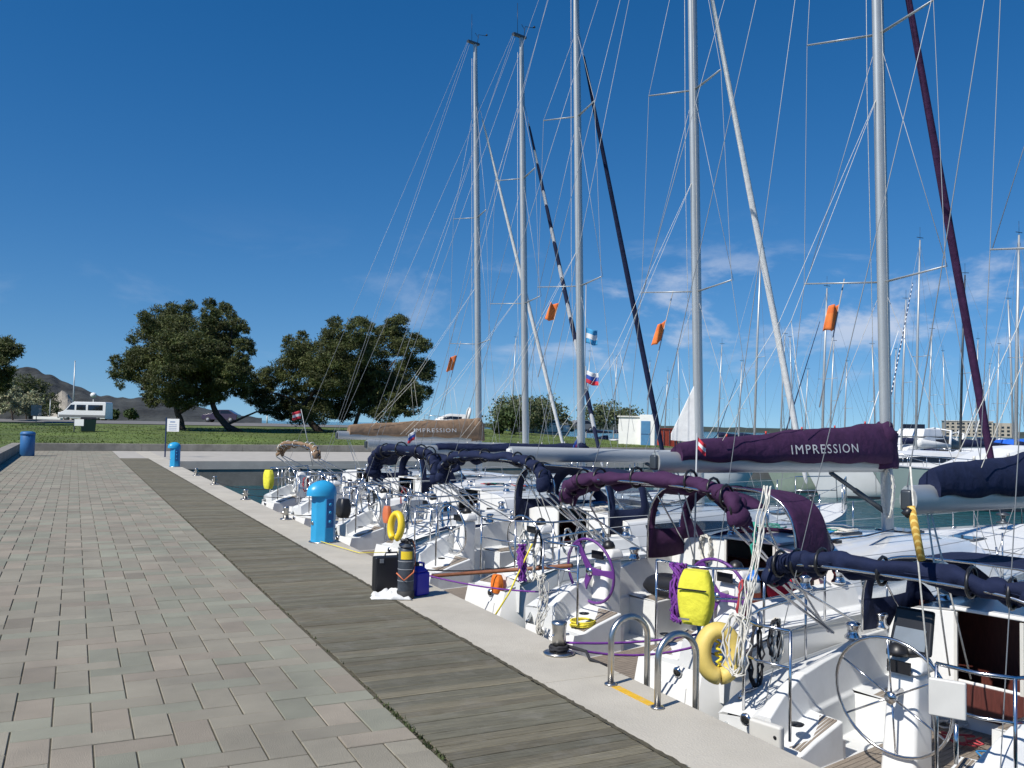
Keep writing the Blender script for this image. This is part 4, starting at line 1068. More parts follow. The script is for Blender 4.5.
        for i in range(len(rows) - 1):
            for j in range(nA):
                q4 = (i * n1 + j, i * n1 + j + 1, (i + 1) * n1 + j + 1, (i + 1) * n1 + j)
                front = 7 <= i <= 12 and j not in (0, 1, 7, 8, 15, 16, nA - 1, nA - 2)
                sidew = 1 <= i <= 4 and (1 <= j <= 5 or (nA - 6 <= j <= nA - 2 and not hoodopen))
                (wf if front or sidew else ff).append(q4)
        fo = fab.add(flat, ff, True).build('canopy', hm, hd_)
        for a_, b_j in ((1, 5), (2, 6), (9, 14), (17, 21), (nA - 6, nA - 2)):
            sel = [q4 for q4 in wf if a_ <= q4[0] % n1 <= b_j and ((q4[0] // n1 >= 7) == (a_ in (2, 9, 17)))]
            if sel: MB().add(flat, sel, True).build('window', 'vinyl', hd_)
        for o_ in (fo,):
            sm_ = o_.modifiers.new('solid', 'SOLIDIFY'); sm_.thickness = .006
        MB().tube([p - V(0, 0, .015) for p in A], .012, 7).build('frame', 'steel', hd_)
        MB().tube([A[nA // 4] + V(0, 0, -.05)] + [A[3].lerp(V(ua + .9, hw * .98, zb - .1), .9)], .011, 6).build('brace', 'steel', hd_)
        MB().tube([A[-1 - nA // 4] + V(0, 0, -.05)] + [A[-4].lerp(V(ua + .9, -hw * .98, zb - .1), .9)], .011, 6).build('brace', 'steel', hd_)
    return b_
def at_boat(b, u, w, z):
    a = b.root.rotation_euler.z; l = b.root.location
    return V(l.x + u * math.cos(a) - w * math.sin(a), l.y + u * math.sin(a) + w * math.cos(a), l.z + z)

G = 'sailing yachts moored stern to the quay'
B1 = make_yacht('sailing_yacht', 'white yacht with purple IMPRESSION sail cover, purple sprayhood and two purple steering wheels', 4.7, 7.75, L=10.8, bh=1.78, bs=1.38, mu=5.9, mh=16.2,
                spread=(5.35, 8.93, 12.6), sw=(1.05, .95, .7), genoa='purple', gu=9.75, cover='purple', coverh=(.18, .55), letter='IMPRESSION', bimini=('purple', .72, 1.22, 2.25, 2.62, .072), hood=('purple', 1.05, .70), wheelm='wheel_p', wr=.37, stripe=('grey_gel', .98, 1.04), mastw=.11, frac=.74, spreadb=.5, hoodopen=True, hull_text='IMPRESSION')
B2 = make_yacht('sailing_yacht', 'white yacht with bare grey boom, white furled foresail and navy bimini roll', 4.7, 11.95, L=10.7, bh=1.85, bs=1.42, mu=5.85, mh=15.8,
                spread=(5.74, 9.5, 12.6), genoa='sail', gu=9.5, cover=None, boomz=2.78, bimini=('navy', .85, 1.25, 2.25, 2.70, .065), hood=('navy', 1.12, .72), boomm='grey_gel', stripe=('grey_gel', 1.0, 1.05), mastw=.11, boomL=4.35, inmast=True, frac=.82, spreadb=.25)
B3 = make_yacht('sailing_yacht', 'white yacht with solid navy furled foresail and drooping navy bimini, behind the black air cylinder', 4.7, 16.2, L=10.0, bh=1.8, bs=1.35, mu=5.85, mh=14.6,
                spread=(6.4, 10.3), genoa='navy', gu=8.9, cover='navy', coverh=(.12, .20), boomz=2.68, bimini=('navy', 1.0, 1.15, 2.05, 2.65, .09), hood=None, stripe=('navy_gel', 1.0, 1.06), mastw=.105, boomL=4.2, frac=.835, spreadb=.62)
B4 = make_yacht('sailing_yacht', 'white yacht with navy and white striped furled foresail, behind the large blue service pedestal', 4.7, 20.0, L=11.0, bh=1.85, bs=1.4, mu=6.45, mh=13.75,
                spread=(6.5, 9.9), genoa='navy_white', gu=9.5, cover=None, coverh=(.10, .14), boomz=2.7, bimini=None, hood=('navy', 1.12, .7), stripe=('navy_gel', .5, .55), mastw=.105, frac=.865)
B5 = make_yacht('sailing_yacht', 'farthest white yacht of the row, with brown IMPRESSION sail cover and rolled brown bimini', 4.75, 23.8, L=11.3, bh=1.85, bs=1.38, mu=6.75, mh=15.1,
                spread=(5.7, 9.65), genoa='sail', gu=10.6, cover='brown', coverh=(.26, .60), letter='IMPRESSION', bimini=('brown', .55, 1.1, 2.2, 2.55, .055), hood=None, stripe=('grey_gel', 1.0, 1.04), mastw=.11, lett_w=1.5, lett_u=.34, frac=.88)
B0 = make_yacht('sailing_yacht', 'nearest white yacht, with one large bare steering wheel, navy bimini and open companionway', 4.75, 4.62, L=9.9, bh=1.46, bs=1.2, mu=5.6, mh=14.5,
                spread=(5.3, 9.0), genoa='navy', cover='navy', coverh=(.22, .50), boomz=2.70, bimini=('navy', .85, 1.1, 1.9, 2.12, .072), hood=('navy', 1.0, .5), twin=False, wr=.45, stripe=('grey_gel', 1.0, 1.03), boomL=4.3, wu=.85, fb=1.04, cu0=2.55, spreadb=.45)
M['hull_gg'] = mat('gelcoat_grey_green', (.26, .33, .31), .35, var=.05, scale=.6)
# ------------------------------------------------------------------ things on the quay
def yaw(b, extra=0.): return b.root.rotation_euler.z + extra
def service_pedestal(loc, label, rz=0.):
    r = tag(empty('service_pedestal', loc, rz), label, 'service pedestal', 'blue service pedestals on the quay edge')
    n = 8; q = MB(); ring = lambda s, z: [V(.205 * s * math.cos(a), .205 * s * math.sin(a), z) for a in [PI / 8 + 2 * PI * j / 8 for j in range(8)]]
    q.loft([ring(1.02, 0), ring(1, .03), ring(1, .82)], closed=True, smooth=False, flip=True); q.add(ring(1, .82), [tuple(range(8))])
    q.build('body', 'ped', r, bev=.012)
    q = MB(); rws = []
    for k in range(8):
        a = k / 7 * PI / 2; rws.append([V(.215 * math.cos(a) * math.cos(t) - (.075 if math.cos(t) < 0 else .02) * -math.cos(t) * math.cos(a) * 1.0 - .02, .20 * math.cos(a) * math.sin(t), .82 + .20 * math.sin(a)) for t in [2 * PI * j / 20 for j in range(20)]])
    q.loft([[p - V(0, 0, .05) for p in rws[0]]] + rws, closed=True, flip=True); q.add([p - V(0, 0, .05) for p in rws[0]], [tuple(range(19, -1, -1))])
    q.build('hood', 'ped', r)
    q = MB().box(-.07, .07, -.202, -.187, .25, .72).build('socket_panel', 'ped2', r, bev=.004)
    for z in (.35, .5, .63): MB().lathe([(.024, 0), (.026, .010), (.012, .014)], 12, Matrix.Translation((0, -.203, z)) @ Matrix.Rotation(PI / 2, 4, 'X')).build('socket', 'ped', q)
    MB().lathe([(.035, 0), (.035, .01), (.02, .014)], 12, Matrix.Translation((-.190, .02, .32)) @ Matrix.Rotation(-PI / 2, 4, 'Y')).build('tap_cover', 'steel', r)
    MB().lathe([(.235, -.002), (.235, .012), (.22, .016)], 16).build('base_plate', 'steel2', r)
    return r
service_pedestal((3.78, 14.75, 0), 'light blue domed service pedestal standing among the sterns, the nearer and larger one', .3)
service_pedestal((3.80, 39.4, 0), 'light blue domed service pedestal beside the signpost at the far end of the quay', .2)
def bollard(loc, label, s=1.):
    r = tag(empty('mooring_bollard', loc), label, 'bollard', 'steel bollards on the quay rim'); 
    MB().lathe([(.135 * s, 0), (.14 * s, .012), (.12 * s, .022), (.07 * s, .026)], 22).build('base_plate', 'steel2', r)
    MB().lathe([(.062 * s, .02), (.06 * s, .2 * s), (.066 * s, .25 * s), (.07 * s, .275 * s), (.055 * s, .285 * s), (.0, .288 * s)], 22).build('post', 'steel2', r)
    MB().tube([(-.1 * s, 0, .16 * s), (.1 * s, 0, .16 * s)], .011, 8).build('pin', 'steel', r)
    return r
bollard((3.90, 6.92, .0), 'stainless steel bollard with a black rope turned round it, beside the ladder')
bollard((3.92, 23.1, .0), 'short steel bollard on the rim left of the farthest yacht', .9)
bollard((3.92, 28.6, .0), 'short steel bollard on the empty rim, second from the far pedestal', .9)
bollard((3.92, 33.2, .0), 'short steel bollard on the empty rim, nearest the far pedestal', .9)
bollard((3.92, 18.3, .0), 'short steel bollard behind the big blue service pedestal', .9)
bollard((3.92, 10.9, .0), 'short steel bollard behind the black case and air cylinder', .9)
q = MB(); P = []
for i in range(34): a = i * .42; P.append(V(3.90 + (.075 + .006 * math.sin(i)) * math.cos(a), 6.92 + .075 * math.sin(a), .035 + .0012 * i + .006 * math.sin(i * 2.3)))
P += [V(4.0, 6.85, .06), V(4.06, 6.72, .05), V(4.02, 6.6, .02), V(4.12, 6.48, -.02)]
tag(q.tube(P, .014, 7).build('mooring_rope', 'rope_k'), 'black rope wound round the foot of the steel bollard', 'rope')
def line(pts, r, m, label, cat='mooring line', name='mooring_line'):
    return tag(MB().tube(pts, r, 6).build(name, m), label, cat)
bb = V(3.92, 6.9, .1)
line(sag(bb, at_boat(B1, .55, -1.2, 1.32), .05), .011, 'rope_p', 'upper purple mooring line from the steel bollard to the purple-covered yacht')
line(sag(bb + V(0, 0, -.03), at_boat(B1, .35, -1.15, 1.2), .09), .011, 'rope_p', 'lower purple mooring line from the steel bollard to the purple-covered yacht')
line(sag(V(3.92, 10.9, .12), at_boat(B1, .5, 1.2, 1.3), .06), .010, 'rope_p', 'purple mooring line at the left stern corner of the purple-covered yacht')
line(sag(V(3.92, 10.9, .14), at_boat(B2, .5, -1.25, 1.3), .05), .010, 'rope_k', 'black mooring line from the bare-boomed yacht, running right of the air cylinder')
line(sag(V(3.92, 18.3, .12), at_boat(B3, .5, 1.15, 1.25), .05), .009, 'rope_w', 'white mooring line from the drooping-bimini yacht to the bollard behind the pedestal')
line(sag(V(3.92, 18.3, .1), at_boat(B4, .5, -1.2, 1.25), .05), .009, 'rope_k', 'black mooring line just left of the big blue pedestal')
line(sag(V(3.92, 23.1, .12), at_boat(B5, .5, -1.2, 1.25), .04), .009, 'rope_k', 'black mooring line at the near stern corner of the farthest yacht')
line(sag(V(3.92, 28.6, .1), at_boat(B5, .6, 1.3, 1.3), .1), .009, 'rope_k', 'long dark mooring line from the farthest yacht over the empty water')
line(sag(V(3.7, 14.6, .03), V(3.95, 13.2, .02), 0) + sag(V(3.95, 13.2, .02), at_boat(B2, .4, 1.2, 1.2), .0), .006, 'rope_y', 'thin yellow line lying on the concrete beside the blue pedestal', 'rope', 'rope')
line([at_boat(B1, .1, 1.0, 1.9), at_boat(B1, -.05, 1.2, 1.35), at_boat(B1, -.2, 1.35, 1.0)], .010, 'rope_y', 'yellow line slanting down at the left stern quarter of the purple-covered yacht', 'rope', 'rope')
q = MB(); P = []
for i in range(90): a = i * .45; P.append(at_boat(B1, .52 + .13 * math.cos(a) + random.uniform(-.02, .02), .62 + .12 * math.sin(a), 1.03 + .0006 * i))
tag(q.tube(P, .010, 6).build('coiled_rope', 'rope_y'), 'yellow rope coiled on the stern deck under the left purple wheel', 'rope')
q = MB(); P = []
for i in range(60): P.append(at_boat(B1, .12 + random.uniform(-.05, .08), .86 + random.uniform(-.06, .06), 1.26 + .32 * math.cos(i * .5)))
tag(q.tube(P, .006, 5).build('hanging_lines', 'rope_w'), 'tangle of thin pale lines hanging over the stern left of the bollard', 'rope')
# ladder
def ladder():
    r = tag(empty('quay_ladder', (3.82, 5.64, 0)), 'stainless steel quay ladder with two tall rounded hand hoops', 'ladder')
    for sy in (.31, -.31):
        P = [V(0, sy, -.01), V(0, sy, .32)] + arc((.17, sy, .34), .17, PI, 0, 14, (1, 0, 0), (0, 0, 1)) + [V(.34, sy, .2), V(.34, sy, -1.7)]
        MB().tube(P, .024, 12).build('hoop', 'steel2', r); MB().lathe([(.05, 0), (.05, .008), (.04, .014), (.026, .016)], 16, Matrix.Translation((0, sy, 0))).build('foot_flange', 'steel2', r)
    for k in range(5): MB().tube([V(.34, -.31, -.2 - k * .3), V(.34, .31, -.2 - k * .3)], .016, 8).build('rung', 'steel2', r)
ladder()
q = MB().box(3.79, 3.86, 5.40, 5.89, -.002, .001); tag(q.build('painted_mark', 'yellowpaint'), 'worn yellow stripe painted on the concrete between the ladder hoops', 'painted mark', kind='structure')
# diving cylinder, case, jerrycan, cloth
r = tag(empty('air_cylinder', (3.47, 9.75, 0)), 'dark grey diving air cylinder with yellow label standing on the quay', 'air cylinder')
MB().lathe([(.085, .06), (.092, .08), (.092, .50), (.085, .55), (.06, .59), (.028, .615), (.02, .62)], 22).build('cylinder_body', mat('cylinder_paint', (.045, .055, .07), .5, var=.2, scale=25), r)
MB().lathe([(.1, 0), (.102, .02), (.1, .085), (.093, .09)], 22).build('rubber_boot', 'rubber', r)
for z in (.2, .33, .42): MB().lathe([(.0935, z), (.0955, z + .004), (.0935, z + .008)], 22).build('net_band', 'grey_c', r)
q = MB(); q.loft([[V(.0945 * math.cos(a), .0945 * math.sin(a), z) for a in np.linspace(-2.6, -1.1, 8)] for z in (.45, .54)]); q.build('label', 'yel2', r)
v_ = MB().lathe([(.022, .61), (.026, .63), (.026, .67), (.015, .685)], 12).tube([(-.07, .0, .655), (.07, 0, .655)], .018, 10).tube([(0, -.05, .655), (0, .05, .655)], .014, 10).build('valve', 'black', r)
MB().tube([(.08 * math.cos(a), .08 * math.sin(a), .60 + .02 * math.sin(a)) for a in np.linspace(0, 2 * PI, 20)[:-1]], .009, 6, closed=True).build('carrying_ring', 'black', r)
MB().tube([(.07, 0, .655), (.12, .05, .58), (.11, .0, .4), (.06, -.09, .3), (-.06, -.11, .22), (-.13, -.05, .3)], .008, 6).build('hose', 'orp', r)
r = tag(empty('tool_case', (3.46, 10.25, 0), -TH + .45), 'black plastic case standing upright left of the air cylinder', 'case')
MB().box(-.215, .215, -.075, .075, .0, .41).build('case_shell', 'black', r, bev=.02, seg=3)
MB().box(-.218, .218, -.006, .006, .02, .413).build('seam', 'rubber', r)
MB().tube([(-.08, 0, .41), (-.07, 0, .45), (.07, 0, .45), (.08, 0, .41)], .01, 8).build('handle', 'black', r)
for x in (-.14, .14): MB().box(x - .025, x + .025, -.082, -.074, .34, .39).build('latch', 'grey_p', r, bev=.003)
r = tag(empty('jerrycan', (3.68, 9.88, 0), .4), 'royal blue plastic jerrycan right behind the air cylinder', 'jerrycan')
MB().frus(0, 0, 0, .27, .10, .085, .10, .085).frus(0, 0, .27, .34, .10, .085, .05, .05, ox=-.03).build('can_body', 'royal', r, bev=.022, seg=3)
MB().tube([(.075, 0, .27), (.07, 0, .36), (-.0, 0, .375), (-.05, 0, .34)], .014, 8).build('handle', 'royal', r); MB().lathe([(.028, .335), (.03, .34), (.03, .38), (.02, .385)], 12, Matrix.Translation((-.04, 0, 0))).build('cap', 'black', r)
# crumpled white cloth
rows = []
for i in range(17):
    row = []
    for j in range(13):
        x, y = (i / 16 - .5) * .5, (j / 12 - .5) * .34
        z = .012 + .085 * abs(noise.noise(Vector((x * 7, y * 8, 3.1)))) + .07 * max(0, 1 - ((x - .1) / .2) ** 2) * (1 - abs(j - 6) / 6)
        if i in (0, 16) or j in (0, 12): z = .006
        row.append(V(3.33 + x * .8 + y * .3 + .05 * noise.noise(Vector((x * 9, y * 9, 8))), 9.86 + y + x * -.4 + .04 * noise.noise(Vector((x * 9, y * 9, 18))), z))
    rows.append(row)
tag(MB().loft(rows, flip=False).build('cloth', 'sail', solid=.004), 'crumpled white cloth lying at the foot of the black case', 'cloth')
r = tag(empty('paint_tin', (3.80, 10.45, 0)), 'small grey tin standing behind the black case', 'tin')
MB().lathe([(.06, 0), (.062, .01), (.062, .15), (.058, .155)], 16).build('tin_body', 'grey_c', r); MB().lathe([(.055, .156), (.05, .165), (.0, .166)], 16).build('lid', 'steel2', r)
# brown passerelle plank across the sterns
a_, c_ = onz(432, 576, .14), atd(572, 565.5, 10.0)
a_ = atd(432, 576, 11.6)
tag(MB().tube([a_, c_], .024, 8).build('boat_pole', 'plank'), 'long red-brown wooden pole lying across between two sterns', 'pole')
# ------------------------------------------------------------------ gear on the boats
def ringbuoy(b, u, w, z, R0, r0, m, label, arc0=.0, rot=(0, 0, 0), name='lifebuoy', bands=True, squash=1.):
    p = at_boat(b, u, w, z); r = tag(empty(name, p, rot=(rot[0], rot[1], yaw(b) + rot[2])), label, 'lifebuoy')
    n = 36; A = np.linspace(-PI / 2 + arc0, 1.5 * PI - arc0, n + (0 if arc0 else 1))
    P = [V(0, R0 * .86 * math.cos(a), R0 * squash * math.sin(a)) for a in A]
    if arc0: MB().tube(P, [r0 * (.75 if i in (0, n - 1) else 1) for i in range(n)], 12, ry=[r0 * .8] * n).build('ring', m, r)
    else: MB().tube(P[:-1], r0, 12, closed=True).build('ring', m, r)
    if bands:
        for k in range(4):
            a = PI / 4 + k * PI / 2; c = V(0, R0 * .86 * math.cos(a), R0 * math.sin(a)); d_ = V(0, -math.sin(a), math.cos(a)); x, y = frame(d_)
            MB().tube([c - d_ * .02, c + d_ * .02], r0 * 1.05, 12).build('band', 'offw', r)
    MB().tube([V(.0, R0 * 1.16 * math.cos(a), R0 * 1.12 * math.sin(a) + .01 * math.sin(6 * a)) for a in np.linspace(PI * .1, PI * .95, 14)], .006, 5).build('grab_line', 'rope_w', r)
    return r
lb = ringbuoy(B0, .36, 1.22, 1.36, .158, .088, 'yelp', 'faded yellow horseshoe lifebuoy hanging at the left stern corner of the nearest yacht', .03, (0, .12, .95), bands=False, squash=1.15)
MB().tube([V(.03 * math.sin(i), .03 * math.cos(i * 1.7), .10 - i * .015) for i in range(16)], .012, 6).build('light_line', 'rope_y', lb)
ringbuoy(B2, .02, 1.12, 1.62, .15, .06, 'yel2', 'bright yellow horseshoe lifebuoy directly behind the air cylinder', .35, (0, .1, .1), bands=False, squash=1.3)
def soft(name, cat, b, u, w, z, sx, sy, sz, m, label, rz=0., parts=True, rot=(0, 0)):
    p = at_boat(b, u, w, z); r = tag(empty(name, p, rot=(rot[0], rot[1], yaw(b) + rz)), label, cat)
    q = MB(); rws = []; sd = random.uniform(0, 50)
    for k in range(9):
        t = k / 8; f = (math.sin(PI * lerp(.06, .94, t)) ** .22); row = []
        for j in range(20):
            a = 2 * PI * j / 20; cx, cy = math.cos(a), math.sin(a)
            e = (abs(cx) ** 6 + abs(cy) ** 6) ** (-1 / 6)
            nn = 1 + .08 * noise.noise(Vector((cx * 2 + sd, cy * 2, t * 4)))
            row.append(V(sx * cx * e * f * nn, sy * cy * e * f * nn, sz * (t - .5) * 2))
        rws.append(row)
    q.loft(rws, closed=True, flip=True); q.add(rws[0], [tuple(range(19, -1, -1))]); q.add(rws[-1], [tuple(range(20))])
    q.build(name + '_body', m, r, sub=1)
    return r
bp = soft('backpack', 'bag', B1, .0, -1.36, 1.71, .10, .155, .235, 'yel', 'bright yellow dry-bag backpack hung on the stern rail', .35)
MB().box(-.116, -.108, -.13, .13, .07, .082).build('zip_flap', 'black', bp); MB().box(-.118, -.110, .02, .12, -.19, -.175).build('name_tag', 'grey_p', bp)
for s_ in (-.07, .07): MB().tube([(.10, s_, .2), (.16, s_, .1), (.15, s_, -.08), (.10, s_, -.18)], .014, 6).build('strap', 'black', bp)
q = MB(); P = []
for i in range(170): P.append(at_boat(B1, .08 + random.uniform(-.07, .06), -1.10 + random.uniform(-.08, .08), 1.70 + .26 * math.cos(i * .52)))
tag(q.tube(P, .012, 6).build('coiled_rope', 'rope_p'), 'thick coil of purple rope hung left of the yellow backpack', 'rope')
q = MB(); P = []
for i in range(110): P.append(at_boat(B1, .05 + random.uniform(-.04, .05), 1.12 + random.uniform(-.05, .05), 1.68 + .20 * math.cos(i * .52)))
tag(q.tube(P, .011, 6).build('coiled_rope', 'rope_p'), 'coil of purple rope on the left rail above the slanting yellow line', 'rope')
soft('waste_bag', 'bag', B3, .0, 1.0, 1.50, .07, .13, .27, 'yel', 'pale yellow bag hung on the rail just right of the big blue pedestal')
soft('rescue_bag', 'bag', B4, .0, -.75, 1.36, .09, .14, .24, 'red', 'red bag hung low on the rail left of the big blue pedestal')
soft('rescue_bag', 'bag', B5, .1, .55, 1.62, .10, .20, .25, 'yel', 'yellow bag hung on the rail of the farthest yacht')
soft('rescue_light_box', 'box', B2, .0, 1.36, 1.78, .05, .08, .13, 'orp', 'orange box on the rail left of the bright yellow lifebuoy')
soft('jacket', 'clothing', B1, 2.3, -.75, 1.46, .30, .20, .16, 'red', 'crumpled red jacket lying in the cockpit of the purple-hooded yacht', .5)
soft('sail_bag', 'bag', B1, 1.5, .1, 1.42, .18, .42, .12, 'black', 'black bag lying between the two purple steering wheels', .1)
soft('rescue_pouch', 'bag', B2, .25, -1.1, 1.06, .06, .09, .12, 'orange', 'orange pouch under the long wooden pole at the bare-boomed yacht stern')
soft('outboard_cover', 'engine cover', B3, .1, .55, 1.55, .12, .14, .18, 'black', 'black covered outboard engine on the rail right of the pale yellow bag')
# small blue bottle with green cord near the nearest yacht's backstay
r = tag(empty('lantern', at_boat(B0, .55, 1.02, 1.92)), 'small blue and white lantern hanging on a green cord by the rope tangle', 'lantern')
MB().lathe([(.055, -.05), (.055, .03), (.03, .05)], 14).build('glass_body', 'offw', r); MB().lathe([(.06, .05), (.05, .07), (.012, .13)], 14).build('cap', 'cyan', r)
MB().tube([(0, 0, .13), (.01, .02, .25), (-.03, 0, .33), (.03, .01, .36), (-.02, -.02, .42), (.02, .0, .46), (.0, 0, .52)], .012, 6).build('cord', 'rope_g', r)
# tangle of white ropes at the backstay tackle
q = MB(); rj = random.Random(4)
for k in range(7):
    P = []; o1, o2 = rj.uniform(-.05, .05), rj.uniform(-.05, .05)
    for i in range(12):
        t = i / 11; P.append(at_boat(B0, .20 + .30 * (1 - t) * 1.0 + o1 * (1 - t) + rj.uniform(-.015, .015), .86 + o2 + .06 * t + rj.uniform(-.02, .02), lerp(2.75, 1.35, t)))
    q.tube(P, .0055, 5)
for k in range(4):
    P = []
    for i in range(22): a = i / 21 * 2 * PI; P.append(at_boat(B0, .22 + rj.uniform(-.03, .03), .92 + .09 * math.sin(a) + rj.uniform(-.02, .02) + .02 * k, 1.50 + .24 * math.cos(a)))
    q.tube(P, .007, 5)
tag(q.build('rope_tangle', 'rope_w'), 'tangle of white ropes hanging from the backstay tackle of the nearest yacht', 'rope')
# white rope bunch at the mast of the purple-covered yacht and on its left pod
def bunch(b, u, w, z, h, m, label, n=6):
    q = MB(); rj = random.Random(int(u * 100))
    for k in range(n):
        P = [at_boat(b, u + rj.uniform(-.04, .04), w + .07 * math.sin(i / 20 * 2 * PI) * (1 + .3 * rj.random()), z + h * math.cos(i / 20 * 2 * PI) + rj.uniform(-.02, .02)) for i in range(21)]
        q.tube(P, .010, 5)
    tag(q.build('halyard_coils', m), label, 'rope')
bunch(B1, 5.72, -.1, 2.35, .34, 'rope_w', 'white halyard coils hanging on the mast below the purple sail cover', 9)
bunch(B1, 2.62, .62, 1.72, .16, 'rope_w', 'grey white rope bunch on the white bulkhead behind the purple wheel', 6)
# panels and box on the nearest yacht
r = tag(empty('swim_ladder_box', at_boat(B0, .16, .62, .72), rot=(0, 0, yaw(B0))), 'white moulded panel with a row of holes on the nearest stern quarter', 'panel')
MB().box(-.03, .04, -.14, .14, -.28, .28).build('panel_body', 'offw', r, bev=.02)
for k in range(6): MB().lathe([(.012, 0), (.014, .006), (.008, .008)], 10, Matrix.Translation((-.031, -.10, -.2 + k * .08)) @ Matrix.Rotation(-PI / 2, 4, 'Y')).build('hole', 'black', r)
r = tag(empty('outboard_bracket', at_boat(B0, .19, -.72, 1.50), rot=(0, 0, yaw(B0) + .3)), 'white plastic engine bracket plate on the rail of the nearest yacht', 'bracket')
MB().box(-.02, .02, -.11, .11, -.12, .12).build('plate', 'offw', r, bev=.012); MB().tube([(0, -.05, -.15), (0, -.05, -.4)], .014, 8).build('arm', 'steel', r)
r = tag(empty('chart_plotter', at_boat(B0, 1.12, 0.0, 1.66), rot=(0, 0, yaw(B0))), 'black chart plotter pod mounted above the bare steering wheel', 'plotter')
MB().prism([(-.02, -.17, -.16), (-.02, .17, -.16), (.08, .15, .17), (.08, -.15, .17)], (0, 0, 0), (.05, 0, 0)).build('housing', 'black', r, bev=.02)
MB().prism([(-.023, -.13, -.12), (-.023, .13, -.12), (.028, .12, .03), (.028, -.12, .03)], (-.002, 0, 0), (0, 0, 0)).build('screen', mat('screen_glass', (.20, .23, .26), .08), r)
MB().lathe([(.085, 0), (.085, .03), (.06, .075), (.02, .095)], 16, Matrix.Translation((-.06, .06, -.17))).build('compass', 'black', r)

# ------------------------------------------------------------------ flags
def flag(pos, w_, h_, m, label, ang=0., droop=.0, staff=None, sd=0., cat='flag', torn=0.):
    r = tag(empty('flag', pos, rot=(0, R(-17) if m == 'flag_or' else 0, ang)), label, cat)
    nx, nz_ = 14, 9; mb = MB(); rows = []
    for j in range(nz_ + 1):
        row = []
        for i in range(nx + 1):
            s, t = i / nx, j / nz_
            row.append(V(s * w_ * (1 - .25 * droop), .16 * w_ * math.sin(s * 7 + sd + t * 1.4) * s ** .6, -t * h_ - droop * s * h_ * .5 + .05 * h_ * math.sin(s * 6 + sd)))
        rows.append(row)
    mb.loft(rows)
    me = bpy.data.meshes.new('cloth'); me.from_pydata([tuple(v) for v in mb.v], [], mb.f)
    uv = me.uv_layers.new(name='uv'); n1 = nx + 1
    for l in me.loops: k = l.vertex_index; uv.data[l.index].uv = ((k % n1) / nx, 1 - (k // n1) / nz_ * .999)
    for p in me.polygons: p.use_smooth = True
    me.materials.append(M[m]); o = bpy.data.objects.new('cloth', me); COL.objects.link(o); o.parent = r
    sm_ = o.modifiers.new('solid', 'SOLIDIFY'); sm_.thickness = .003
    if staff: MB().tube([(0, 0, staff[0]), staff[1]], .010, 6).build('staff', 'wire', r)
    return r
def spr(b, k, sgn, f, dz):
    z, w = b.sp[k]; p = b.mt(z) + V(-.3 * w * f, sgn * w * f, dz); return at_boat(b, p.x, p.y, p.z)
flag(spr(B5, 0, 1, .75, -.35), .30, .50, 'flag_or', 'ragged orange flag under the lower spreader of the farthest yacht', 3.4, .5, (.5, (0, 0, -1.8)), .3)
flag(spr(B3, 0, 1, .5, -.38), .26, .42, 'flag_or', 'small orange flag left of the mast with the solid navy furled foresail', 3.2, .3, (.5, (0, 0, -1.8)), 1.3)
flag(spr(B2, 0, 1, .55, -.5), .24, .42, 'flag_or', 'ragged orange flag left of the mast with the white furled foresail', 3.3, .9, (.6, (0, 0, -1.6)), 2.3)
flag(spr(B1, 0, 1, .55, -.28), .24, .40, 'flag_or', 'orange flag left of the purple-covered yacht mast, topmost and largest', 3.3, .6, (.4, (0, 0, -1.6)), 3.1)
flag(spr(B3, 0, -1, .3, -1.0), .30, .34, 'flag_lb', 'light blue and white flag right of the mast in the middle of the row', -.3, .2, (1.0, (0, 0, -1.5)), .8)
flag(spr(B3, 0, -1, .35, -1.95), .34, .28, 'flag_slo', 'white blue and red flag below the light blue one', -.3, .5, (.1, (0, 0, -.5)), 1.8)
p = atd(301, 411, 24.5); flag(p, .30, .22, 'flag_aut', 'small red white red flag on a slanting staff at the far yacht stern', 3.4, .4, (.05, (-.35, .1, -1.5)), .2)
p = atd(415, 431, 20.0); flag(p, .26, .20, 'flag_slo', 'small striped flag on a white staff under the brown sail cover', 3.4, .9, (.05, (-.12, 0, -.9)), .9)
p = atd(577, 439, 15.0); flag(p, .13, .24, 'flag_rb', 'small red and blue flag on a pale staff left of the white hut', 3.4, 1.0, (.05, (-.3, -.1, -1.1)), 1.9)
p = atd(697, 437, 9.6); flag(p, .14, .13, 'flag_aut', 'small red and white flag at the rear end of the purple sail cover', -.5, 1.2, (.04, (-.02, 0, -1.6)), .5)

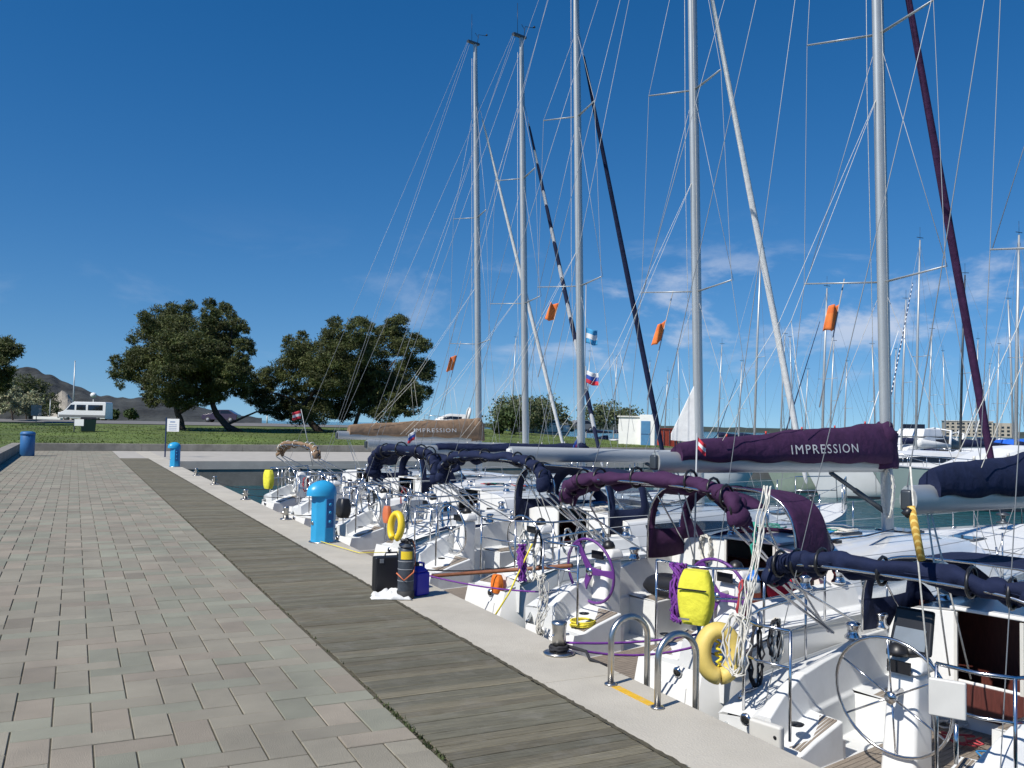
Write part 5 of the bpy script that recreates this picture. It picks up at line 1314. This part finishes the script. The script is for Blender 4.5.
# ------------------------------------------------------------------ boats across the basin
def far_hull(root, L, B_, fb, hullm, stern=.8, stripe=None, boot='antifoul'):
    n = 14; rows = []; fr = []
    us = np.linspace(0, 1, n)
    hbf = lambda t: B_ / 2 * (lerp(stern, 1, math.sin(PI / 2 * t / .45)) if t < .45 else max(0, 1 - ((t - .45) / .55) ** 2.2) ** .9 + .01)
    zf = lambda t: fb * (1 + .28 * t ** 2)
    for t in us:
        b, z = hbf(t), zf(t); x = t * L; rk = lambda q: x - (1 - q) * .10 * L * t ** 5
        h = [(b, z, 1), (b * .97, z * .6, .6), (b * .9, z * .25, .25), (b * .8, .06, .1), (b * .5, -.25, 0), (0, -.35, 0)]
        rows.append([(rk(q), w, zz) for w, zz, q in h] + [(rk(q), -w, zz) for w, zz, q in h[-2::-1]])
    mb = MB().loft(rows); mb.add(rows[0], [tuple(range(len(rows[0])))]); mb.build('hull', hullm, root)
    MB().loft([[(t * L, hbf(t) - .02, zf(t) - .01), (t * L, 0, zf(t) + .05), (t * L, -hbf(t) + .02, zf(t) - .01)] for t in us], smooth=False).build('deck', 'white', root)
    q = MB()
    for sgn in (1, -1): q.tube([(t * L, sgn * hbf(t), zf(t)) for t in us], .035, 5)
    q.build('rubbing_strake', stripe or 'grey_c', root)
    q = MB()
    for sgn in (1, -1): q.loft([[(t * L - (.9) * .10 * L * t ** 5, sgn * (hbf(t) * .82 + .01), .13), (t * L - .10 * L * t ** 5, sgn * (hbf(t) * .805 + .008), .02)] for t in us[:-1]], flip=sgn < 0)
    q.build('boot_stripe', boot, root)
    return hbf, zf
def far_cabin(root, L, a, c, wfun, z0, h, m='white', winm='glassd', slope=.35, name='cabin'):
    us = np.linspace(a, c, 9); rows = []
    for i, t in enumerate(us):
        k = i / 8; hh = h * (1 - max(0, k - (1 - slope)) / slope * .85) if slope else h
        w = wfun(t); rows.append([(t * L, w, z0(t)), (t * L, w - .05, z0(t) + hh * .5), (t * L, w - .14, z0(t) + hh), (t * L, 0, z0(t) + hh + .08), (t * L, -w + .14, z0(t) + hh), (t * L, -w + .05, z0(t) + hh * .5), (t * L, -w, z0(t))])
    mb = MB().loft(rows, smooth=False, flip=False); mb.add(rows[0], [tuple(range(7))]); mb.add(rows[-1], [tuple(range(6, -1, -1))]); o = mb.build(name, m, root)
    for sgn in (1, -1):
        q = MB(); rr = []
        for i in range(1, 7):
            k = i / 8; hh = h * (1 - max(0, k - (1 - slope)) / slope * .85) if slope else h; t = us[i]; w = wfun(t)
            rr.append([(t * L, sgn * (w - .02), z0(t) + hh * .35), (t * L, sgn * (w - .085), z0(t) + hh * .75)])
        q.loft(rr, flip=sgn > 0); q.build('cabin_window', winm, root)
    return o
def stays(root, L, mx_, zt, B_, z0, spr_=(.5,)):
    for sgn in (1, -1):
        w = B_ * .25
        MB().tube([(mx_ - .2, sgn * B_ * .45, z0), (mx_ - .3, sgn * w, zt * .52), (mx_ - .1, 0, zt * .97)], .009, 4).build('shroud', 'wire_d', root)
        MB().tube([(mx_, 0, zt * .52), (mx_ - .3, sgn * w, zt * .525)], .02, 5).build('spreader', 'alu', root)
    MB().tube([(.2, 0, z0), (mx_ - .15, 0, zt)], .009, 4).build('backstay', 'wire_d', root)
def far_sailboat(pos, head, L, fb, hullm, mh, label, genoa='sail', cover='navy', extra=True, group='sailing boats moored across the basin', mastm='alu', mr=.085, lean=0., hood='navy', hidden_hull=False):
    r = tag(empty('moored_sailboat', (pos[0], pos[1], WZ), head), label, 'sailing boat', group); B_ = L * .33
    hbf, zf = far_hull(r, L, B_, fb, hullm, stripe='navy_gel' if hullm == 'white' else None)
    far_cabin(r, L, .30, .70, lambda t: min(B_ * .30, hbf(t) - .25), lambda t: zf(t), .42)
    mx_ = L * .56; z0 = fb
    MB().tube([(mx_, 0, fb), (mx_ - .2, 0, mh * .6), (mx_ - .42, 0, mh)], [mr, mr * .95, mr * .55], 8).build('mast', mastm, r)
    MB().tube([(mx_ - .42, 0, mh), (mx_ - .42, 0, mh + .8)], .012, 4).tube([(mx_ - .7, 0, mh + .15), (mx_ - .15, 0, mh + .15)], .02, 4).build('antenna', 'black', r)
    stays(r, L, mx_ - .2, mh, B_, fb)
    MB().tube([(L * .97, 0, fb * 1.3), (mx_ - .25, 0, mh * .95)], .010, 5).build('forestay', 'wire', r)
    if genoa: MB().tube([V(L * .965, 0, fb * 1.3 + .5), V(L * .85, 0, mh * .25), V(mx_ + .2, 0, mh * .82)], [.045, .045, .02], 7).build('furled_genoa', genoa, r)
    MB().tube([(mx_ - .15, 0, fb + 1.35), (mx_ - L * .36, 0, fb + 1.45)], .07, 8).build('boom', 'alu', r)
    if cover: MB().tube([(mx_ - .1, 0, fb + 1.6), (mx_ - .4, 0, fb + 1.62), (mx_ - L * .2, 0, fb + 1.58), (mx_ - L * .35, 0, fb + 1.5)], [.2, .2, .15, .08], 8, ry=[.26, .28, .18, .09]).build('sail_cover', cover, r)
    if hood:
        q = MB(); q.loft([[V(L * u_, w_ * B_ * .3, fb * 1.05 + hh) for w_, hh in ((1, 0.1), (.95, .6), (.6, h_ * .95), (0, h_), (-.6, h_ * .95), (-.95, .6), (-1, .1))] for u_, h_ in ((.27, 1.05), (.33, 1.0), (.40, .5))]); q.build('sprayhood', hood, r, solid=.01)
    q = MB()
    for sgn in (1, -1):
        P = [V(L * t, sgn * (hbf(t) - .05), zf(t) + .6) for t in np.linspace(.02, .93, 8)]; q.tube(P + [V(L * .99, 0, zf(1) + .65)], .014, 4)
        for p in P: q.tube([p - V(0, 0, .6), p], .014, 4)
    q.build('guard_rail', 'steel', r)
    return r
def far_motorboat(pos, head, L, fb, hullm, label, h=.9, arch=True, B_=None, tentm=None, cab=(.25, .78), winm='glassd', group='motor boats moored across the basin', name='motor_yacht', fly=False, strip=None):
    r = tag(empty(name, (pos[0], pos[1], WZ), head), label, 'motor boat', group); B_ = B_ or L * .33
    hbf, zf = far_hull(r, L, B_, fb, hullm, .95, stripe=strip)
    far_cabin(r, L, cab[0], cab[1], lambda t: min(B_ * .38, hbf(t) - .15), zf, h, slope=.45, winm=winm)
    if arch:
        MB().tube([(L * .22, B_ * .42, fb), (L * .17, B_ * .40, fb + h + .6), (L * .16, 0, fb + h + .8), (L * .17, -B_ * .40, fb + h + .6), (L * .22, -B_ * .42, fb)], .09, 8, ry=[.16] * 5).build('radar_arch', 'white', r)
    if fly:
        MB().frus(L * .42, 0, fb + h + .12, fb + h + .75, L * .16, B_ * .34, L * .13, B_ * .30, ox=-.2).build('flybridge', 'white', r, bev=.08)
        MB().frus(L * .52, 0, fb + h + .76, fb + h + 1.1, .1, B_ * .28, .05, B_ * .26, ox=-.2).build('flybridge_screen', 'glassd', r)
    if tentm:
        q = MB(); q.loft([[V(L * u_, w_ * B_ * .42, fb + .1 + hh) for w_, hh in ((1, 0), (.92, h_ * .7), (.5, h_ * .97), (0, h_), (-.5, h_ * .97), (-.92, h_ * .7), (-1, 0))] for u_, h_ in ((.0, .7), (.03, 1.3), (.2, 1.5), (.38, 1.45), (.42, .9))]); q.build('canopy', tentm, r, solid=.02)
    q = MB()
    for sgn in (1, -1):
        P = [V(L * t, sgn * (hbf(t) - .06), zf(t) + .5 * min(1, (t - .4) * 4 + .2)) for t in np.linspace(.42, .97, 7)]; q.tube(P, .018, 5)
        for p, t in zip(P, np.linspace(.42, .97, 7)): q.tube([V(p.x, p.y, zf(t)), p], .014, 4)
    q.build('bow_rail', 'steel', r)
    return r, hbf, zf
def fender(p, label, r0=.13, h=.55, m='rubber', g='fenders hanging on the motor yachts'):
    r = tag(empty('fender', p), label, 'fender', g)
    MB().lathe([(.02, -h / 2 - .03), (r0 * .7, -h / 2 + .02), (r0, -h / 2 + .12), (r0, h / 2 - .12), (r0 * .7, h / 2 - .02), (.03, h / 2 + .04)], 12).build('fender_body', m, r); MB().tube([(0, 0, h / 2 + .03), (0, 0, h / 2 + .55)], .012, 5).build('fender_line', 'rope_w', r)
left = math.atan2(sT, -cT)      # pointing to the left of the view
LH = left + .18
def wat(px, py): return onz(px, py, WZ)
# pontoon on the far side
def bow(px, py, L, head):      # position of the stern for a bow at that place
    p = wat(px, py); return (p.x - math.cos(head) * L, p.y - math.sin(head) * L)
r_, h_, z_ = far_motorboat(bow(800, 497, 11, LH), LH, 11, 1.45, 'white', 'long white motor yacht with a dark window band, seen left of the purple yacht mast', h=.75, arch=False, cab=(.08, .80))
far_motorboat(bow(868, 507, 11.5, LH - .1), LH - .1, 11.5, 1.45, 'hull_gg', 'motor cruiser with grey-green hull, white deck and wide dark windscreen, moored on the right', h=1.15, arch=True, fly=False, cab=(.22, .66))[0].children
far_motorboat(bow(930, 478, 9.5, LH), LH, 9.5, 1.3, 'white', 'white motor boat carrying a bright royal blue canopy', h=.8, arch=False, tentm='blue_c', cab=(.40, .8))
far_motorboat(bow(880, 474, 10.5, LH + .5), LH + .5, 10.5, 1.5, 'white', 'white flybridge motor yacht behind the end of the purple sail cover', h=1.3, arch=True, fly=True, tentm='black')
far_motorboat(bow(755, 487, 5.6, LH + PI - .1), LH + PI - .1, 5.6, .8, 'white', 'small old white open boat with a blue rubbing strake and blue engine cover', h=.35, arch=False, strip='blue_gel', cab=(.45, .8), name='small_boat')
far_motorboat(bow(762, 492, 9, LH + .1), LH + .1, 9, 1.3, 'green_gel', 'motor boat with a faded green and cream hull, bow beside the long white yacht', h=.7, arch=False)
far_motorboat(bow(975, 470, 8, LH), LH, 8, 1.2, 'white', 'white cabin boat moored beyond the purple furled foresail', h=1.0, arch=True)
far_motorboat(bow(1000, 483, 9, LH + .25), LH + .25, 9, 1.2, 'white', 'white motor boat at the right edge behind the navy sail cover', h=.9, arch=False)
far_motorboat(bow(905, 458, 9, LH), LH, 9, 1.3, 'white', 'white boat with raised wheelhouse in the second row, right of the purple mast', h=1.3, arch=True)
for k, (px, py, d_) in enumerate([(836, 480, 44.5), (858, 478, 43.5)]): fender(atd(px, py, d_), ['black fender on the white yacht side, under its bow windows', 'black fender on the white yacht side, just left of the purple yacht mast'][k])
# named sailing boats by mast position: (mast px, top py, distance, L, colours)
def by_mast(px, top, d, label, L=10., head=None, **k):
    head = LH if head is None else head
    t = atd(px, top, d); mh = t.z - WZ
    x, y = t.x - math.cos(head) * (L * .56 - .42), t.y - math.sin(head) * (L * .56 - .42)
    return far_sailboat((x, y), head, L, .95, k.pop('hull', 'white'), mh, label, **k)
spec = [
 (761, 250, 62, 'sailing boat whose tall plain mast stands just left of the white furled foresail foot', dict(genoa=None, cover='navy')),
 (742, 362, 95, 'distant sailing boat with a thin mast midway between white and purple masts', dict(cover='navy', genoa='navy')),
 (785, 335, 88, 'sailing boat with pale mast right of the white furled foresail, taller of a close pair', dict(genoa=None, cover='sail')),
 (790, 338, 96, 'sailing boat with pale mast right of the white furled foresail, farther of a close pair', dict(cover='navy')),
 (808, 370, 110, 'distant sailing boat with a short mast above the purple cover lettering', dict(genoa=None)),
 (827, 288, 60, 'sailing boat whose mast rises right below the orange flag by the purple mast', dict(cover='navy', genoa='navy')),
 (834, 342, 84, 'sailing boat with the shorter mast next to the orange flag mast', dict(genoa=None, cover='grey_c')),
 (847, 362, 104, 'distant sailing boat with thin mast above the last letters of the purple cover', dict(genoa=None)),
 (872, 345, 92, 'sailing boat with a mast almost touching the purple yacht mast on its left', dict(genoa=None, cover='navy')),
 (920, 240, 55, 'white sailing boat with tall mast and blue-white furled foresail right of the purple mast', dict(cover='sail', genoa='candy', mr=.075)),
 (906, 300, 70, 'sailing boat with pale mast between the purple mast and the tall white one', dict(cover='navy')),
 (896, 350, 98, 'distant sailing boat just right of the purple yacht mast', dict(genoa=None)),
 (932, 330, 85, 'sailing boat right of the tall white mast', dict(genoa=None)),
 (943, 352, 100, 'distant sailing boat left of the black mast, with a thin pale mast', dict(genoa=None, cover='blue_c')),
 (965, 275, 60, 'sailing boat with a black mast crossing the purple furled foresail', dict(mastm='alu_d', cover='navy', genoa=None)),
 (978, 340, 90, 'sailing boat whose mast stands right of the purple furled foresail foot', dict(genoa='sail')),
 (990, 365, 108, 'distant sailing boat in front of the long pale building, left one', dict(cover='navy')),
 (999, 345, 86, 'sailing boat with pale mast close to the right edge', dict(cover='sail')),
 (1008, 300, 72, 'sailing boat with tall pale mast near the right edge of the photo', dict(genoa=None, cover='navy')),
 (1019, 235, 50, 'sailing boat with the thickest mast at the extreme right edge', dict(genoa=None, cover='navy', mr=.10)),
 (516, 338, 118, 'sailing boat ashore side of the basin with thin mast left of the striped foresail', dict(genoa=None)),
 (617, 357, 128, 'sailing boat with a thin mast rising behind the white hut', dict(genoa=None)),
 (668, 372, 122, 'sailing boat with thin mast above the red container', dict(genoa='navy')),
 (678, 350, 118, 'sailing boat with pale mast left of the white sail clew', dict(cover='navy')),
 (722, 345, 100, 'sailing boat with a thin mast right of the white furled mainsail clew', dict(genoa=None, cover='navy')),
 (650, 362, 130, 'sailing boat with thin mast between the navy foresail and the hut', dict(genoa=None)),
 (590, 352, 125, 'sailing boat with thin mast behind the olive trees right of the middle mast', dict(genoa=None)),
]
for k, (px, top, d_, lab, kw) in enumerate(spec):
    by_mast(px, top, d_, lab, L=(8.5, 9.5, 10.5)[k % 3], head=LH + (.25 if k % 2 else -.1) + (PI if k % 5 == 3 else 0), **kw)
# floating pontoon
P0 = wat(1010, 470); 
mb = MB()
dp = V(math.cos(-.05), math.sin(-.05), 0)
for (x0, y0, x1, y1) in ((46.6, 34, 49, 44.5), (47.5, -30, 49.5, 34)): mb.box(x0, x1, y0, y1, WZ - .3, WZ + .5)
tag(mb.build('pontoon', 'conc', bev=.02), 'low concrete pontoon behind the motor yachts across the basin', 'pontoon')
mb = MB().box(72, 74, -60, 90, WZ - .3, WZ + .5); tag(mb.build('pontoon', 'conc', bev=.02), 'second distant pontoon among the moored sailing boats', 'pontoon')
# boats laid up ashore and odds by the trees
far_motorboat((atd(478, 440, 96).x, atd(478, 440, 96).y), LH, 6, 1.0, 'white', 'small white motor boat laid up on the grass right of the brown sail cover', h=.8, arch=True, name='small_boat', group='boats laid up on the lawn')[0].location.z = 1.15
far_motorboat((atd(566, 441, 104).x, atd(566, 441, 104).y), LH + .3, 6, .9, 'white', 'white boat laid up on the grass between the olive tree and the white hut', h=.6, arch=False, name='small_boat', group='boats laid up on the lawn')[0].location.z = 1.2

r = tag(empty('boom_tackle', at_boat(B0, .55, -.30, 2.66)), 'yellow spotted padded strop hanging from the end of the navy-covered boom', 'tackle')
MB().tube([(0, 0, .02), (.03, -.02, -.17), (.06, -.04, -.36)], .028, 10).build('strop', 'amber', r)
MB().tube([(0, 0, 0), (-.03, .03, -.05)], .03, 8).build('block', 'black', r)
MB().tube([(0.02, .02, .3), (.04, -.02, -.3), (.12, -.12, -1.75)], .007, 5).build('fall', 'rope_w', r)
# ------------------------------------------------------------------ light and sky
sun = bpy.data.objects.new('sun', bpy.data.lights.new('sun', 'SUN')); COL.objects.link(sun)
EL = R(47); hd = (fw * 1.0).xy.normalized() * .70 + rt.xy * .72; hd = hd.normalized()
dirv = Vector((hd.x * math.cos(EL), hd.y * math.cos(EL), -math.sin(EL)))
sun.rotation_euler = dirv.to_track_quat('-Z', 'Y').to_euler()
sun.data.energy = 4.7; sun.data.angle = R(.55); sun.data.color = (1, .955, .88)
w = bpy.data.worlds.new('World'); sc.world = w; w.use_nodes = True
N = w.node_tree.nodes; Lk = w.node_tree.links; bg = N['Background']
sky = N.new('ShaderNodeTexSky'); sky.sky_type = 'NISHITA'; sky.sun_disc = False; sky.sun_elevation = EL; sky.sun_rotation = math.atan2(-hd.x, -hd.y)
sky.air_density = 1.0; sky.dust_density = .1; sky.ozone_density = 3.
tc = N.new('ShaderNodeTexCoord'); sp = N.new('ShaderNodeSeparateXYZ'); Lk.new(tc.outputs['Generated'], sp.inputs[0])
ad = N.new('ShaderNodeVectorMath'); ad.operation = 'MULTIPLY_ADD'; ad.inputs[1].default_value = (1, 1, .92); ad.inputs[2].default_value = (0, 0, .10)
Lk.new(tc.outputs['Generated'], ad.inputs[0]); Lk.new(ad.outputs[0], sky.inputs['Vector'])
hs = N.new('ShaderNodeHueSaturation'); hs.inputs['Saturation'].default_value = 1.38; hs.inputs['Hue'].default_value = .504; Lk.new(sky.outputs[0], hs.inputs['Color'])
mp = N.new('ShaderNodeMapping'); mp.inputs['Scale'].default_value = (1, 1, 2.8); Lk.new(tc.outputs['Generated'], mp.inputs[0])
nz = N.new('ShaderNodeTexNoise'); nz.inputs['Scale'].default_value = 5.5; nz.inputs['Detail'].default_value = 9; nz.inputs['Roughness'].default_value = .6; nz.inputs['Distortion'].default_value = .3
Lk.new(mp.outputs[0], nz.inputs['Vector'])
mr = N.new('ShaderNodeMapRange'); mr.interpolation_type = 'SMOOTHSTEP'; mr.inputs[1].default_value = .50; mr.inputs[2].default_value = .68; Lk.new(nz.outputs['Fac'], mr.inputs[0])
band = N.new('ShaderNodeValToRGB'); band.color_ramp.elements[0].color = (0, 0, 0, 1); band.color_ramp.elements[0].position = .0
e = band.color_ramp.elements
e[1].position = .06; e[1].color = (.5, .5, .5, 1)
for p_, c_ in ((.12, .9), (.165, .6), (.20, .12), (.24, 0.)):
    q = e.new(p_); q.color = (c_, c_, c_, 1)
Lk.new(sp.outputs[2], band.inputs[0])
mm = N.new('ShaderNodeMath'); mm.operation = 'MULTIPLY'; dt = N.new('ShaderNodeVectorMath'); dt.operation = 'DOT_PRODUCT'; dt.inputs[1].default_value = tuple(rt); Lk.new(tc.outputs['Generated'], dt.inputs[0])
az = N.new('ShaderNodeMapRange'); az.interpolation_type = 'SMOOTHSTEP'; az.inputs[1].default_value = -.25; az.inputs[2].default_value = .22; az.inputs[3].default_value = .14; Lk.new(dt.outputs['Value'], az.inputs[0])
m0 = N.new('ShaderNodeMath'); m0.operation = 'MULTIPLY'; Lk.new(az.outputs[0], m0.inputs[0]); Lk.new(mr.outputs[0], m0.inputs[1])
Lk.new(m0.outputs[0], mm.inputs[0]); Lk.new(band.outputs[0], mm.inputs[1])
mx = N.new('ShaderNodeMix'); mx.data_type = 'RGBA'; mx.inputs[7].default_value = (5.5, 6.2, 7.6, 1)
Lk.new(mm.outputs[0], mx.inputs[0]); Lk.new(hs.outputs[0], mx.inputs[6]); Lk.new(mx.outputs[2], bg.inputs[0]); bg.inputs[1].default_value = .096
sc.view_settings.view_transform = 'Standard'; sc.view_settings.look = 'None'; sc.view_settings.gamma = 1; sc.view_settings.exposure = .16
sc.render.resolution_x = 1024; sc.render.resolution_y = 768
sc.cycles.max_bounces = 6; sc.cycles.transparent_max_bounces = 12
